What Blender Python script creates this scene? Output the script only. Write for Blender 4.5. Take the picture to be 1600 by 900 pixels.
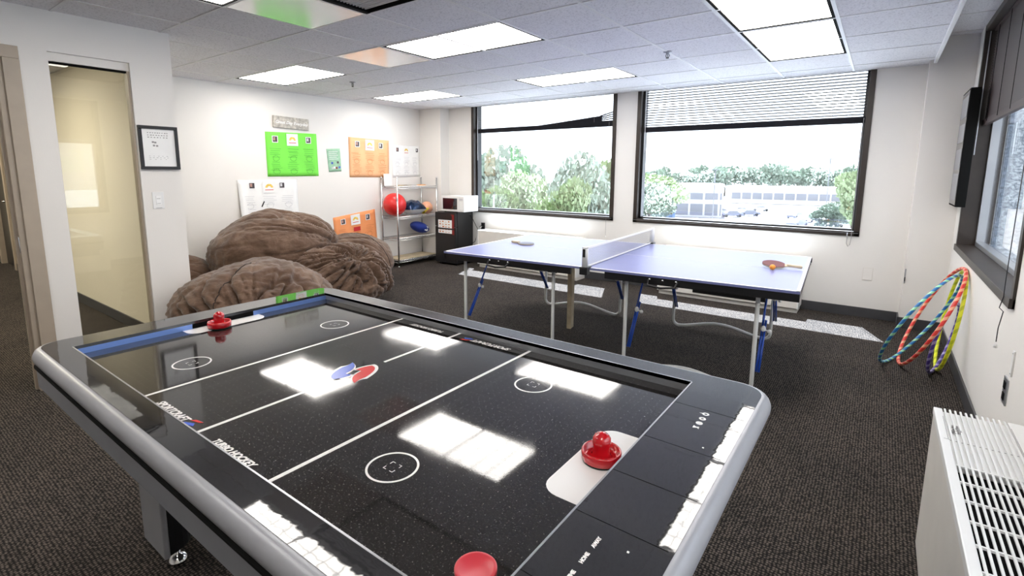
import bpy, bmesh, math, random
from mathutils import Vector, Matrix, noise

random.seed(7)
PI = math.pi
for o in list(bpy.data.objects):
    bpy.data.objects.remove(o)
scene = bpy.context.scene
COL = scene.collection

# ------------------------------------------------------------------ camera
H = 1.4538            # eye height
Z = 2.457             # ceiling height
YAW, PITCH, ROLL = -0.63593, 0.15059, 0.004855
F_PX, CX, CY = 790.0, 791.76, 388.93


def cam_axes():
    cy, sy, cp, sp = math.cos(YAW), math.sin(YAW), math.cos(PITCH), math.sin(PITCH)
    fwd = Vector((sy * cp, cy * cp, -sp))
    right = Vector((cy, -sy, 0))
    up = right.cross(fwd)
    cr, sr = math.cos(ROLL), math.sin(ROLL)
    return cr * right + sr * up, -sr * right + cr * up, fwd


cd = bpy.data.cameras.new('camera')
cam = bpy.data.objects.new('camera', cd)
COL.objects.link(cam)
r_, u_, f_ = cam_axes()
M = Matrix(((r_.x, u_.x, -f_.x, 0), (r_.y, u_.y, -f_.y, 0), (r_.z, u_.z, -f_.z, H), (0, 0, 0, 1)))
cam.matrix_world = M
cd.sensor_width = 36
cd.lens = F_PX / 1600 * 36
cd.shift_x = (800 - CX) / 1600
cd.shift_y = -(450 - CY) / 1600
cd.clip_start = 0.02
cd.clip_end = 2000
scene.camera = cam

# ------------------------------------------------------------------ light, exposure
scene.view_settings.view_transform = 'Standard'
scene.view_settings.look = 'None'
scene.view_settings.exposure = 0.20
scene.view_settings.gamma = 1.0
scene.view_settings.use_curve_mapping = False

SKY = 3.4
SUN = 72.0
PANEL = 11.5          # ceiling light diffusers
HALL = 22.0           # warm hall panels, unseen, added to brighten the hall
w = bpy.data.worlds.new('sky')
scene.world = w
w.use_nodes = True
bg = w.node_tree.nodes['Background']
bg.inputs[0].default_value = (0.87, 0.93, 1.0, 1)
bg.inputs[1].default_value = SKY

sd = bpy.data.lights.new('sun', 'SUN')
sd.energy = SUN
sd.angle = 0.009
sd.color = (0.80, 0.90, 1.0)
sun = bpy.data.objects.new('sun', sd)
COL.objects.link(sun)
sun.rotation_euler = Vector((0.37, -0.94, -2.0)).to_track_quat('-Z', 'Y').to_euler()
sun.location = (-3, 12, 20)


# ------------------------------------------------------------------ materials
def nt_mat(name):
    m = bpy.data.materials.new(name)
    m.use_nodes = True
    nt = m.node_tree
    b = nt.nodes['Principled BSDF']
    return m, nt, b


def N(nt, t, **k):
    n = nt.nodes.new(t)
    for a, v in k.items():
        if a.startswith('i_'):
            n.inputs[a[2:].replace('_', ' ')].default_value = v
        else:
            setattr(n, a, v)
    return n


def ramp(nt, stops):
    r = nt.nodes.new('ShaderNodeValToRGB')
    cr = r.color_ramp
    while len(cr.elements) < len(stops):
        cr.elements.new(0.5)
    for e, (p, c) in zip(cr.elements, stops):
        e.position = p
        e.color = (*c, 1) if len(c) == 3 else c
    return r


def mat(name, col, rough=0.5, metal=0.0, spec=0.5, coat=0.0, var=0.0, vscale=8.0, bump=0.0, bscale=60.0, sheen=0.0):
    """plain surface with procedural mottling and micro relief"""
    m, nt, b = nt_mat(name)
    b.inputs['Base Color'].default_value = (*col, 1)
    b.inputs['Roughness'].default_value = rough
    b.inputs['Metallic'].default_value = metal
    b.inputs['Specular IOR Level'].default_value = spec
    b.inputs['Coat Weight'].default_value = coat
    b.inputs['Coat Roughness'].default_value = 0.05
    if sheen:
        b.inputs['Sheen Weight'].default_value = sheen
    tc = N(nt, 'ShaderNodeTexCoord')
    if var:
        n = N(nt, 'ShaderNodeTexNoise', i_Scale=vscale, i_Detail=4.0)
        nt.links.new(tc.outputs['Object'], n.inputs['Vector'])
        lo = tuple(max(0, c * (1 - var)) for c in col)
        hi = tuple(min(1, c * (1 + var)) for c in col)
        r = ramp(nt, [(0.3, lo), (0.7, hi)])
        nt.links.new(n.outputs['Fac'], r.inputs[0])
        nt.links.new(r.outputs[0], b.inputs['Base Color'])
    if bump:
        n2 = N(nt, 'ShaderNodeTexNoise', i_Scale=bscale, i_Detail=3.0)
        nt.links.new(tc.outputs['Object'], n2.inputs['Vector'])
        bp = N(nt, 'ShaderNodeBump', i_Strength=bump, i_Distance=0.01)
        nt.links.new(n2.outputs['Fac'], bp.inputs['Height'])
        nt.links.new(bp.outputs[0], b.inputs['Normal'])
    return m


def emit_mat(name, col, strength, grid=None):
    m, nt, b = nt_mat(name)
    b.inputs['Base Color'].default_value = (0.8, 0.8, 0.8, 1)
    b.inputs['Emission Color'].default_value = (*col, 1)
    b.inputs['Emission Strength'].default_value = strength
    if grid:
        tc = N(nt, 'ShaderNodeTexCoord')
        sx = N(nt, 'ShaderNodeSeparateXYZ')
        nt.links.new(tc.outputs['Object'], sx.inputs[0])
        outs = []
        for ax, per in ((0, grid[0]), (1, grid[1])):
            d = N(nt, 'ShaderNodeMath', operation='DIVIDE')
            nt.links.new(sx.outputs[ax], d.inputs[0])
            d.inputs[1].default_value = per
            fr = N(nt, 'ShaderNodeMath', operation='FRACT')
            nt.links.new(d.outputs[0], fr.inputs[0])
            s = N(nt, 'ShaderNodeMath', operation='SUBTRACT')
            nt.links.new(fr.outputs[0], s.inputs[0])
            s.inputs[1].default_value = 0.5
            a = N(nt, 'ShaderNodeMath', operation='ABSOLUTE')
            nt.links.new(s.outputs[0], a.inputs[0])
            g = N(nt, 'ShaderNodeMath', operation='GREATER_THAN')
            nt.links.new(a.outputs[0], g.inputs[0])
            g.inputs[1].default_value = 0.468
            outs.append(g)
        mx = N(nt, 'ShaderNodeMath', operation='MAXIMUM')
        nt.links.new(outs[0].outputs[0], mx.inputs[0])
        nt.links.new(outs[1].outputs[0], mx.inputs[1])
        mm = N(nt, 'ShaderNodeMath', operation='MULTIPLY_ADD')
        nt.links.new(mx.outputs[0], mm.inputs[0])
        mm.inputs[1].default_value = -0.80 * strength
        mm.inputs[2].default_value = strength
        nt.links.new(mm.outputs[0], b.inputs['Emission Strength'])
    return m


def glass_mat(name, tint=(1, 1, 1), refl=0.10):
    m = bpy.data.materials.new(name)
    m.use_nodes = True
    nt = m.node_tree
    nt.nodes.clear()
    out = N(nt, 'ShaderNodeOutputMaterial')
    t = N(nt, 'ShaderNodeBsdfTransparent')
    t.inputs[0].default_value = (*tint, 1)
    g = N(nt, 'ShaderNodeBsdfGlossy')
    g.inputs['Roughness'].default_value = 0.0
    g.inputs['Color'].default_value = (1, 1, 1, 1)
    lw = N(nt, 'ShaderNodeFresnel')
    # the ior is turned round on faces met from inside, so a pane never totally reflects
    ge = N(nt, 'ShaderNodeNewGeometry')
    io = N(nt, 'ShaderNodeMath', operation='MULTIPLY_ADD')
    nt.links.new(ge.outputs['Backfacing'], io.inputs[0])
    io.inputs[1].default_value = 1 / 1.5 - 1.5
    io.inputs[2].default_value = 1.5
    nt.links.new(io.outputs[0], lw.inputs[0])
    ad = N(nt, 'ShaderNodeMath', operation='ADD', use_clamp=True)
    nt.links.new(lw.outputs[0], ad.inputs[0])
    ad.inputs[1].default_value = refl
    mx = N(nt, 'ShaderNodeMixShader')
    nt.links.new(ad.outputs[0], mx.inputs[0])
    nt.links.new(t.outputs[0], mx.inputs[1])
    nt.links.new(g.outputs[0], mx.inputs[2])
    nt.links.new(mx.outputs[0], out.inputs[0])
    return m


def carpet_mat():
    m, nt, b = nt_mat('woven_carpet')
    tc = N(nt, 'ShaderNodeTexCoord')
    mp = N(nt, 'ShaderNodeMapping')
    mp.inputs['Scale'].default_value = (1 / 0.0125, 1 / 0.0125, 1)
    nt.links.new(tc.outputs['Object'], mp.inputs[0])
    v = N(nt, 'ShaderNodeTexVoronoi', i_Scale=1.0, i_Randomness=0.35)
    nt.links.new(mp.outputs[0], v.inputs['Vector'])
    r = ramp(nt, [(0.12, (0.155, 0.132, 0.115)), (0.36, (0.070, 0.060, 0.053)), (0.52, (0.014, 0.013, 0.013))])
    nt.links.new(v.outputs['Distance'], r.inputs[0])
    n = N(nt, 'ShaderNodeTexNoise', i_Scale=2.0, i_Detail=6.0)
    nt.links.new(tc.outputs['Object'], n.inputs['Vector'])
    r2 = ramp(nt, [(0.3, (0.8, 0.8, 0.8)), (0.7, (1.12, 1.08, 1.05))])
    nt.links.new(n.outputs['Fac'], r2.inputs[0])
    mm = N(nt, 'ShaderNodeMixRGB', blend_type='MULTIPLY')
    mm.inputs[0].default_value = 1
    nt.links.new(r.outputs[0], mm.inputs[1])
    nt.links.new(r2.outputs[0], mm.inputs[2])
    nt.links.new(mm.outputs[0], b.inputs['Base Color'])
    b.inputs['Roughness'].default_value = 0.95
    b.inputs['Specular IOR Level'].default_value = 0.1
    iv = N(nt, 'ShaderNodeMath', operation='MULTIPLY')
    nt.links.new(v.outputs['Distance'], iv.inputs[0])
    iv.inputs[1].default_value = -1
    bp = N(nt, 'ShaderNodeBump', i_Strength=0.6, i_Distance=0.004)
    nt.links.new(iv.outputs[0], bp.inputs['Height'])
    nt.links.new(bp.outputs[0], b.inputs['Normal'])
    return m


def tile_mat():
    m, nt, b = nt_mat('acoustic_tile')
    tc = N(nt, 'ShaderNodeTexCoord')
    n = N(nt, 'ShaderNodeTexNoise', i_Scale=95.0, i_Detail=3.0)
    nt.links.new(tc.outputs['Object'], n.inputs['Vector'])
    r = ramp(nt, [(0.34, (0.54, 0.53, 0.55)), (0.48, (0.72, 0.71, 0.73))])
    nt.links.new(n.outputs['Fac'], r.inputs[0])
    nt.links.new(r.outputs[0], b.inputs['Base Color'])
    b.inputs['Roughness'].default_value = 0.95
    b.inputs['Specular IOR Level'].default_value = 0.1
    return m


def suede_mat():
    m, nt, b = nt_mat('brown_suede')
    tc = N(nt, 'ShaderNodeTexCoord')
    mp = N(nt, 'ShaderNodeMapping')
    mp.inputs['Scale'].default_value = (1, 1.0, 1.5)
    mp.inputs['Rotation'].default_value = (0.5, 0.3, 0.4)
    nt.links.new(tc.outputs['Object'], mp.inputs[0])
    n = N(nt, 'ShaderNodeTexNoise', i_Scale=3.4, i_Detail=10.0, i_Roughness=0.72, i_Distortion=0.6)
    nt.links.new(mp.outputs[0], n.inputs['Vector'])
    r = ramp(nt, [(0.32, (0.070, 0.038, 0.024)), (0.50, (0.120, 0.071, 0.046)), (0.70, (0.215, 0.140, 0.098))])
    nt.links.new(n.outputs['Fac'], r.inputs[0])
    nt.links.new(r.outputs[0], b.inputs['Base Color'])
    b.inputs['Roughness'].default_value = 0.85
    b.inputs['Sheen Weight'].default_value = 0.25
    b.inputs['Specular IOR Level'].default_value = 0.2
    n2 = N(nt, 'ShaderNodeTexNoise', i_Scale=16.0, i_Detail=6.0, i_Distortion=1.5)
    nt.links.new(mp.outputs[0], n2.inputs['Vector'])
    bp = N(nt, 'ShaderNodeBump', i_Strength=0.3, i_Distance=0.02)
    nt.links.new(n2.outputs['Fac'], bp.inputs['Height'])
    nt.links.new(bp.outputs[0], b.inputs['Normal'])
    return m


def playfield_mat():
    m, nt, b = nt_mat('gloss_black_playfield')
    tc = N(nt, 'ShaderNodeTexCoord')
    sx = N(nt, 'ShaderNodeSeparateXYZ')
    nt.links.new(tc.outputs['Object'], sx.inputs[0])
    # air holes on a 2.5 cm grid
    dist = []
    for ax in (0, 1):
        d = N(nt, 'ShaderNodeMath', operation='DIVIDE')
        nt.links.new(sx.outputs[ax], d.inputs[0])
        d.inputs[1].default_value = 0.025
        fr = N(nt, 'ShaderNodeMath', operation='FRACT')
        nt.links.new(d.outputs[0], fr.inputs[0])
        s = N(nt, 'ShaderNodeMath', operation='SUBTRACT')
        nt.links.new(fr.outputs[0], s.inputs[0])
        s.inputs[1].default_value = 0.5
        p = N(nt, 'ShaderNodeMath', operation='POWER')
        nt.links.new(s.outputs[0], p.inputs[0])
        p.inputs[1].default_value = 2
        dist.append(p)
    a = N(nt, 'ShaderNodeMath', operation='ADD')
    nt.links.new(dist[0].outputs[0], a.inputs[0])
    nt.links.new(dist[1].outputs[0], a.inputs[1])
    lt = N(nt, 'ShaderNodeMath', operation='LESS_THAN')
    nt.links.new(a.outputs[0], lt.inputs[0])
    lt.inputs[1].default_value = 0.0022
    n = N(nt, 'ShaderNodeTexNoise', i_Scale=260.0, i_Detail=2.0)
    nt.links.new(tc.outputs['Object'], n.inputs['Vector'])
    r = ramp(nt, [(0.58, (0.017, 0.0155, 0.015)), (0.76, (0.07, 0.065, 0.06))])
    nt.links.new(n.outputs['Fac'], r.inputs[0])
    mx = N(nt, 'ShaderNodeMixRGB')
    nt.links.new(lt.outputs[0], mx.inputs[0])
    nt.links.new(r.outputs[0], mx.inputs[1])
    mx.inputs[2].default_value = (0.16, 0.15, 0.14, 1)
    nt.links.new(mx.outputs[0], b.inputs['Base Color'])
    n3 = N(nt, 'ShaderNodeTexNoise', i_Scale=6.0, i_Detail=5.0)
    nt.links.new(tc.outputs['Object'], n3.inputs['Vector'])
    r3 = ramp(nt, [(0.3, (0.035, 0.035, 0.035)), (0.75, (0.085, 0.085, 0.085))])
    nt.links.new(n3.outputs['Fac'], r3.inputs[0])
    nt.links.new(r3.outputs[0], b.inputs['Roughness'])
    b.inputs['Specular IOR Level'].default_value = 0.6
    n4 = N(nt, 'ShaderNodeTexNoise', i_Scale=220.0, i_Detail=2.0)
    nt.links.new(tc.outputs['Object'], n4.inputs['Vector'])
    bp = N(nt, 'ShaderNodeBump', i_Strength=0.012, i_Distance=0.001)
    nt.links.new(n4.outputs['Fac'], bp.inputs['Height'])
    nt.links.new(bp.outputs[0], b.inputs['Normal'])
    return m


def rail_mat():
    m, nt, b = nt_mat('gloss_black_laminate')
    tc = N(nt, 'ShaderNodeTexCoord')
    n = N(nt, 'ShaderNodeTexNoise', i_Scale=4.0, i_Detail=6.0)
    nt.links.new(tc.outputs['Object'], n.inputs['Vector'])
    r = ramp(nt, [(0.30, (0.012, 0.012, 0.013)), (0.75, (0.040, 0.039, 0.042))])
    nt.links.new(n.outputs['Fac'], r.inputs[0])
    nt.links.new(r.outputs[0], b.inputs['Base Color'])
    b.inputs['Roughness'].default_value = 0.03
    b.inputs['Specular IOR Level'].default_value = 0.8
    n2 = N(nt, 'ShaderNodeTexNoise', i_Scale=14.0, i_Detail=3.0)
    nt.links.new(tc.outputs['Object'], n2.inputs['Vector'])
    bp = N(nt, 'ShaderNodeBump', i_Strength=0.022, i_Distance=0.01)
    nt.links.new(n2.outputs['Fac'], bp.inputs['Height'])
    nt.links.new(bp.outputs[0], b.inputs['Normal'])
    return m


def aggregate_mat(name, c0, c1):
    m, nt, b = nt_mat(name)
    tc = N(nt, 'ShaderNodeTexCoord')
    v = N(nt, 'ShaderNodeTexNoise', i_Scale=48.0, i_Detail=3.0)
    nt.links.new(tc.outputs['Object'], v.inputs['Vector'])
    r = ramp(nt, [(0.38, c0), (0.62, c1)])
    nt.links.new(v.outputs['Fac'], r.inputs[0])
    nt.links.new(r.outputs[0], b.inputs['Base Color'])
    b.inputs['Roughness'].default_value = 0.9
    return m


def stripe_mat(name, c1, c2, n_turn):
    """helical tape around a hoop: u = around the ring, v = around the tube"""
    m, nt, b = nt_mat(name)
    uv = N(nt, 'ShaderNodeTexCoord')
    sx = N(nt, 'ShaderNodeSeparateXYZ')
    nt.links.new(uv.outputs['UV'], sx.inputs[0])
    mu = N(nt, 'ShaderNodeMath', operation='MULTIPLY_ADD')
    nt.links.new(sx.outputs[0], mu.inputs[0])
    mu.inputs[1].default_value = n_turn
    nt.links.new(sx.outputs[1], mu.inputs[2])
    fr = N(nt, 'ShaderNodeMath', operation='FRACT')
    nt.links.new(mu.outputs[0], fr.inputs[0])
    gt = N(nt, 'ShaderNodeMath', operation='GREATER_THAN')
    nt.links.new(fr.outputs[0], gt.inputs[0])
    gt.inputs[1].default_value = 0.62
    mx = N(nt, 'ShaderNodeMixRGB')
    nt.links.new(gt.outputs[0], mx.inputs[0])
    mx.inputs[1].default_value = (*c1, 1)
    mx.inputs[2].default_value = (*c2, 1)
    nt.links.new(mx.outputs[0], b.inputs['Base Color'])
    b.inputs['Roughness'].default_value = 0.35
    return m


MT = dict(
    wall=mat('painted_wall', (0.80, 0.775, 0.74), 0.85, spec=0.2, var=0.02, vscale=1.5, bump=0.05, bscale=180),
    hallwall=mat('cream_wall', (0.80, 0.75, 0.64), 0.85, spec=0.2, var=0.02, vscale=1.5),
    tile=tile_mat(),
    carpet=carpet_mat(),
    tbar=mat('white_grid_bar', (0.66, 0.65, 0.65), 0.5),
    base=mat('grey_vinyl_base', (0.055, 0.055, 0.06), 0.45, var=0.1),
    bronze=mat('dark_bronze', (0.030, 0.021, 0.016), 0.42, spec=0.5, var=0.2),
    black=mat('black_plastic', (0.010, 0.010, 0.011), 0.35),
    matteblack=mat('matte_black', (0.006, 0.006, 0.006), 0.9, spec=0.1),
    taupe=mat('taupe_paint', (0.40, 0.335, 0.265), 0.45, var=0.05),
    glass=glass_mat('window_glass', (0.97, 0.985, 1.0), 0.11),
    partglass=glass_mat('partition_glass', (0.97, 0.98, 0.95), 0.0),
    panel=emit_mat('light_diffuser', (1.0, 0.955, 0.90), PANEL, (0.145, 0.0725)),
    panel_y=emit_mat('light_diffuser_turned', (1.0, 0.955, 0.90), PANEL, (0.0725, 0.145)),
    hallfill=emit_mat('hall_fill_panel', (1.0, 0.90, 0.72), HALL),
    white=mat('white_plastic', (0.80, 0.80, 0.79), 0.4),
    cream=mat('cream_enamel', (0.74, 0.71, 0.66), 0.4, var=0.03),
    paper=mat('white_paper', (0.88, 0.88, 0.87), 0.8, var=0.02),
    ink=mat('grey_ink', (0.30, 0.29, 0.29), 0.8),
    ink_green=mat('green_ink', (0.10, 0.42, 0.06), 0.8),
    ink_orange=mat('orange_ink', (0.62, 0.22, 0.07), 0.8),
    ink_soft=mat('soft_ink', (0.60, 0.60, 0.62), 0.8),
    red_ink=mat('red_ink', (0.6, 0.03, 0.03), 0.8),
    darkphoto=mat('dark_photo', (0.05, 0.035, 0.04), 0.4),
    skin=mat('photo_print', (0.45, 0.26, 0.22), 0.5, var=0.5, vscale=60),
    rainbow=mat('rainbow_print', (0.85, 0.55, 0.10), 0.6, var=0.3, vscale=40),
    lime=mat('green_poster', (0.20, 0.78, 0.08), 0.75, var=0.04, vscale=3),
    palegreen=mat('pale_green_paper', (0.33, 0.55, 0.38), 0.75, var=0.12, vscale=20),
    peach=mat('orange_poster', (0.86, 0.48, 0.25), 0.75, var=0.06, vscale=4),
    orange=mat('bright_orange_poster', (0.90, 0.34, 0.13), 0.75, var=0.06, vscale=4),
    oldwood=mat('weathered_sign_wood', (0.48, 0.45, 0.40), 0.8, var=0.35, vscale=25, bump=0.3),
    suede=suede_mat(),
    seam=mat('dark_seam', (0.02, 0.012, 0.01), 0.8),
    field=playfield_mat(),
    rail=rail_mat(),
    line=mat('white_marking', (0.82, 0.80, 0.78), 0.18, coat=0.3),
    logo_red=mat('logo_red', (0.62, 0.03, 0.03), 0.2),
    logo_blue=mat('logo_blue', (0.06, 0.12, 0.55), 0.2),
    silver=mat('silver_grey_trim', (0.33, 0.335, 0.36), 0.38, metal=0.12, var=0.05),
    apron=mat('grey_apron', (0.20, 0.205, 0.225), 0.45, var=0.05),
    darkleg=mat('black_leg_panel', (0.012, 0.012, 0.014), 0.4),
    alum=mat('brushed_aluminium', (0.42, 0.43, 0.45), 0.3, metal=0.7),
    alum_sky_tint=mat('aluminium_painted_daylight', (0.20, 0.33, 0.72), 0.35, metal=0.4),  # plain aluminium, the blue daylight it reflects is painted into its colour
    chrome=mat('chrome', (0.75, 0.75, 0.76), 0.12, metal=1.0),
    red=mat('glossy_red_plastic', (0.50, 0.006, 0.012), 0.18, coat=0.6),
    puckred=mat('red_puck', (0.52, 0.03, 0.045), 0.35),
    felt=mat('dark_felt', (0.015, 0.03, 0.025), 0.95),
    ttblue=mat('blue_table_top', (0.20, 0.22, 0.45), 0.33, spec=0.4, var=0.03),
    ttwhite=mat('white_table_line', (0.80, 0.80, 0.82), 0.35),
    whitesteel=mat('white_enamel_tube', (0.72, 0.72, 0.70), 0.3),
    bluesteel=mat('blue_enamel_brace', (0.015, 0.07, 0.42), 0.3),
    lumber=mat('pale_lumber', (0.52, 0.43, 0.29), 0.7, var=0.2, vscale=12),
    redrubber=mat('red_rubber', (0.12, 0.006, 0.008), 0.5),
    greyrubber=mat('grey_rubber', (0.12, 0.135, 0.19), 0.5),
    orangeball=mat('orange_ball', (0.85, 0.30, 0.03), 0.4),
    redball=mat('red_rubber_ball', (0.72, 0.025, 0.025), 0.25, coat=0.2),
    peachball=mat('peach_ball', (0.85, 0.42, 0.26), 0.35, var=0.1, vscale=20),
    navyfoil=mat('navy_foil', (0.012, 0.03, 0.08), 0.18, metal=0.4, var=0.5, vscale=14),
    silverfoil=mat('silver_foil', (0.72, 0.73, 0.76), 0.25, metal=0.3),
    yellow=mat('yellow_plastic', (0.85, 0.62, 0.03), 0.4),
    royal=mat('royal_blue_cloth', (0.012, 0.035, 0.26), 0.7, bump=0.2, bscale=200),
    fridge=mat('black_fridge', (0.014, 0.014, 0.015), 0.3, spec=0.5),
    redtrim=mat('dark_red_trim', (0.22, 0.012, 0.012), 0.4),
    screen=mat('dark_glass', (0.01, 0.011, 0.015), 0.06, coat=0.5),
    picglass=mat('picture_glass', (0.05, 0.05, 0.05), 0.12, coat=0.3),
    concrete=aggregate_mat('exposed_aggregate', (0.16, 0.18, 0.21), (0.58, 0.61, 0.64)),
    concrete_shade=aggregate_mat('aggregate_painted_shade', (0.06, 0.08, 0.11), (0.26, 0.31, 0.38)),  # same aggregate as above, sunlit and shaded parts painted as two colours
    asphalt=mat('pale_asphalt', (0.24, 0.24, 0.245), 0.9, var=0.15, vscale=0.15),
    leaf=mat('tree_leaves', (0.21, 0.27, 0.14), 0.6, var=0.3, vscale=0.9),
    leaf2=mat('blue_green_leaves', (0.19, 0.24, 0.19), 0.6, var=0.3, vscale=0.9),
    bark=mat('bark', (0.10, 0.08, 0.06), 0.9),
    bldg=mat('pale_stucco', (0.60, 0.59, 0.58), 0.9, var=0.05),
    bldgdark=mat('tinted_window_band', (0.16, 0.165, 0.19), 0.3),
    bsky=mat('blue_wall_panel', (0.04, 0.10, 0.20), 0.6),
    carpaint=mat('silver_car_paint', (0.40, 0.41, 0.43), 0.3, metal=0.3),
    cardark=mat('dark_car_paint', (0.14, 0.15, 0.20), 0.3),
    tyre=mat('tyre', (0.03, 0.03, 0.03), 0.8),
    cord=mat('black_cord', (0.012, 0.012, 0.014), 0.5),
    blind=mat('dark_blind_slat', (0.010, 0.010, 0.014), 0.6, spec=0.15),
    brownblind=mat('brown_blind_slat', (0.040, 0.023, 0.021), 0.5),
)


# ------------------------------------------------------------------ mesh helpers
class MB:
    def __init__(self):
        self.bm = bmesh.new()
        self.mi = 0
        self.uv = None

    def _tag(self, faces):
        for f in faces:
            f.material_index = self.mi

    def box(self, x0, x1, y0, y1, z0, z1, mi=None):
        return self.obox((0, 0, 0), (x0, x1), (y0, y1), (z0, z1), mi=mi)

    def obox(self, c, xs, ys, zs, X=(1, 0, 0), Y=(0, 1, 0), Zv=(0, 0, 1), mi=None):
        c, X, Y, Zv = map(Vector, (c, X, Y, Zv))
        vs = [self.bm.verts.new(c + X * a + Y * b + Zv * d) for d in zs for b in ys for a in xs]
        q = [(0, 2, 3, 1), (4, 5, 7, 6), (0, 1, 5, 4), (2, 6, 7, 3), (0, 4, 6, 2), (1, 3, 7, 5)]
        fs = [self.bm.faces.new([vs[i] for i in f]) for f in q]
        for f in fs:
            f.material_index = self.mi if mi is None else mi
        return self

    def quad(self, pts, mi=None):
        f = self.bm.faces.new([self.bm.verts.new(p) for p in pts])
        f.material_index = self.mi if mi is None else mi
        return self

    def prism(self, pts, z0, z1, mi=None, axis='z', origin=(0, 0, 0)):
        """polygon (a,b) extruded; axis z: (x,y)+z; x: (y,z)+x; y: (x,z)+y"""
        def P(a, b, c):
            v = {'z': (a, b, c), 'x': (c, a, b), 'y': (a, c, b)}[axis]
            return Vector(v) + Vector(origin)
        lo = [self.bm.verts.new(P(a, b, z0)) for a, b in pts]
        hi = [self.bm.verts.new(P(a, b, z1)) for a, b in pts]
        n = len(pts)
        fs = [self.bm.faces.new(lo[::-1]), self.bm.faces.new(hi)]
        for i in range(n):
            fs.append(self.bm.faces.new((lo[i], lo[(i + 1) % n], hi[(i + 1) % n], hi[i])))
        for f in fs:
            f.material_index = self.mi if mi is None else mi
        return self

    def ring(self, outer, inner, z0, z1, mi=None):
        """flat ring between two loops with the same count"""
        n = len(outer)
        L = [[self.bm.verts.new((x, y, z)) for x, y in lp] for lp, z in ((outer, z0), (outer, z1), (inner, z1), (inner, z0))]
        for k in range(4):
            a, b = L[k], L[(k + 1) % 4]
            for i in range(n):
                f = self.bm.faces.new((a[i], a[(i + 1) % n], b[(i + 1) % n], b[i]))
                f.material_index = self.mi if mi is None else mi
        return self

    def tube(self, pts, r, seg=10, closed=False, mi=None, uv=False, caps=True):
        pts = [Vector(p) for p in pts]
        n = len(pts)
        rings = []
        up = None
        for i, p in enumerate(pts):
            if closed:
                t = (pts[(i + 1) % n] - pts[i - 1]).normalized()
            else:
                t = (pts[min(i + 1, n - 1)] - pts[max(i - 1, 0)]).normalized()
            if up is None:
                up = Vector((0, 0, 1)) if abs(t.z) < 0.9 else Vector((1, 0, 0))
            s = t.cross(up).normalized()
            up = s.cross(t).normalized()
            rr = r[i] if isinstance(r, (list, tuple)) else r
            rings.append([self.bm.verts.new(p + (s * math.cos(2 * PI * k / seg) + up * math.sin(2 * PI * k / seg)) * rr) for k in range(seg)])
        lay = self.bm.loops.layers.uv.verify() if uv else None
        m = n if closed else n - 1
        for i in range(m):
            a, b = rings[i], rings[(i + 1) % n]
            for k in range(seg):
                f = self.bm.faces.new((a[k], a[(k + 1) % seg], b[(k + 1) % seg], b[k]))
                f.smooth = True
                f.material_index = self.mi if mi is None else mi
                if lay:
                    for lp, (uu, vv) in zip(f.loops, ((i, k), (i, k + 1), (i + 1, k + 1), (i + 1, k))):
                        lp[lay].uv = (uu / n, vv / seg)
        if not closed and caps:
            for rg in (rings[0][::-1], rings[-1]):
                f = self.bm.faces.new(rg)
                f.material_index = self.mi if mi is None else mi
        return self

    def lathe(self, prof, c=(0, 0, 0), seg=32, mi=None, axis=None, smooth=True):
        """prof: (r,z) list"""
        c = Vector(c)
        rot = Vector((0, 0, 1)).rotation_difference(Vector(axis)).to_matrix() if axis else Matrix.Identity(3)
        rings = []
        for r, z in prof:
            if r < 1e-6:
                rings.append([self.bm.verts.new(c + rot @ Vector((0, 0, z)))])
            else:
                rings.append([self.bm.verts.new(c + rot @ Vector((r * math.cos(2 * PI * k / seg), r * math.sin(2 * PI * k / seg), z))) for k in range(seg)])
        for a, b in zip(rings, rings[1:]):
            for k in range(seg):
                k2 = (k + 1) % seg
                if len(a) == 1 and len(b) == 1:
                    continue
                if len(a) == 1:
                    vs = (a[0], b[k2], b[k])
                elif len(b) == 1:
                    vs = (a[k], a[k2], b[0])
                else:
                    vs = (a[k], a[k2], b[k2], b[k])
                f = self.bm.faces.new(vs)
                f.smooth = smooth
                f.material_index = self.mi if mi is None else mi
        return self

    def sphere(self, c, r, seg=28, mi=None):
        if not isinstance(r, (tuple, list)):
            r = (r, r, r)
        n = seg // 2
        prof = [(math.sin(PI * i / n), -math.cos(PI * i / n)) for i in range(n + 1)]
        st = len(self.bm.verts)
        self.lathe(prof, (0, 0, 0), seg, mi)
        self.bm.verts.ensure_lookup_table()
        for v in self.bm.verts[st:]:
            v.co = Vector((v.co.x * r[0], v.co.y * r[1], v.co.z * r[2])) + Vector(c)
        return self

    def build(self, name, m, parent=None, bevel=0.0, seg=2, offset=None, smooth=False):
        bmesh.ops.recalc_face_normals(self.bm, faces=self.bm.faces)
        me = bpy.data.meshes.new(name)
        self.bm.to_mesh(me)
        self.bm.free()
        ms = m if isinstance(m, (list, tuple)) else [m]
        for x in ms:
            me.materials.append(MT[x] if isinstance(x, str) else x)
        o = bpy.data.objects.new(name, me)
        COL.objects.link(o)
        if parent:
            o.parent = parent
            if offset is not None:
                o.location = offset
        if smooth:
            for p in me.polygons:
                p.use_smooth = True
        if bevel:
            b = o.modifiers.new('bevel', 'BEVEL')
            b.width = bevel
            b.segments = seg
            b.limit_method = 'ANGLE'
            b.angle_limit = math.radians(40)
        return o


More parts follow.
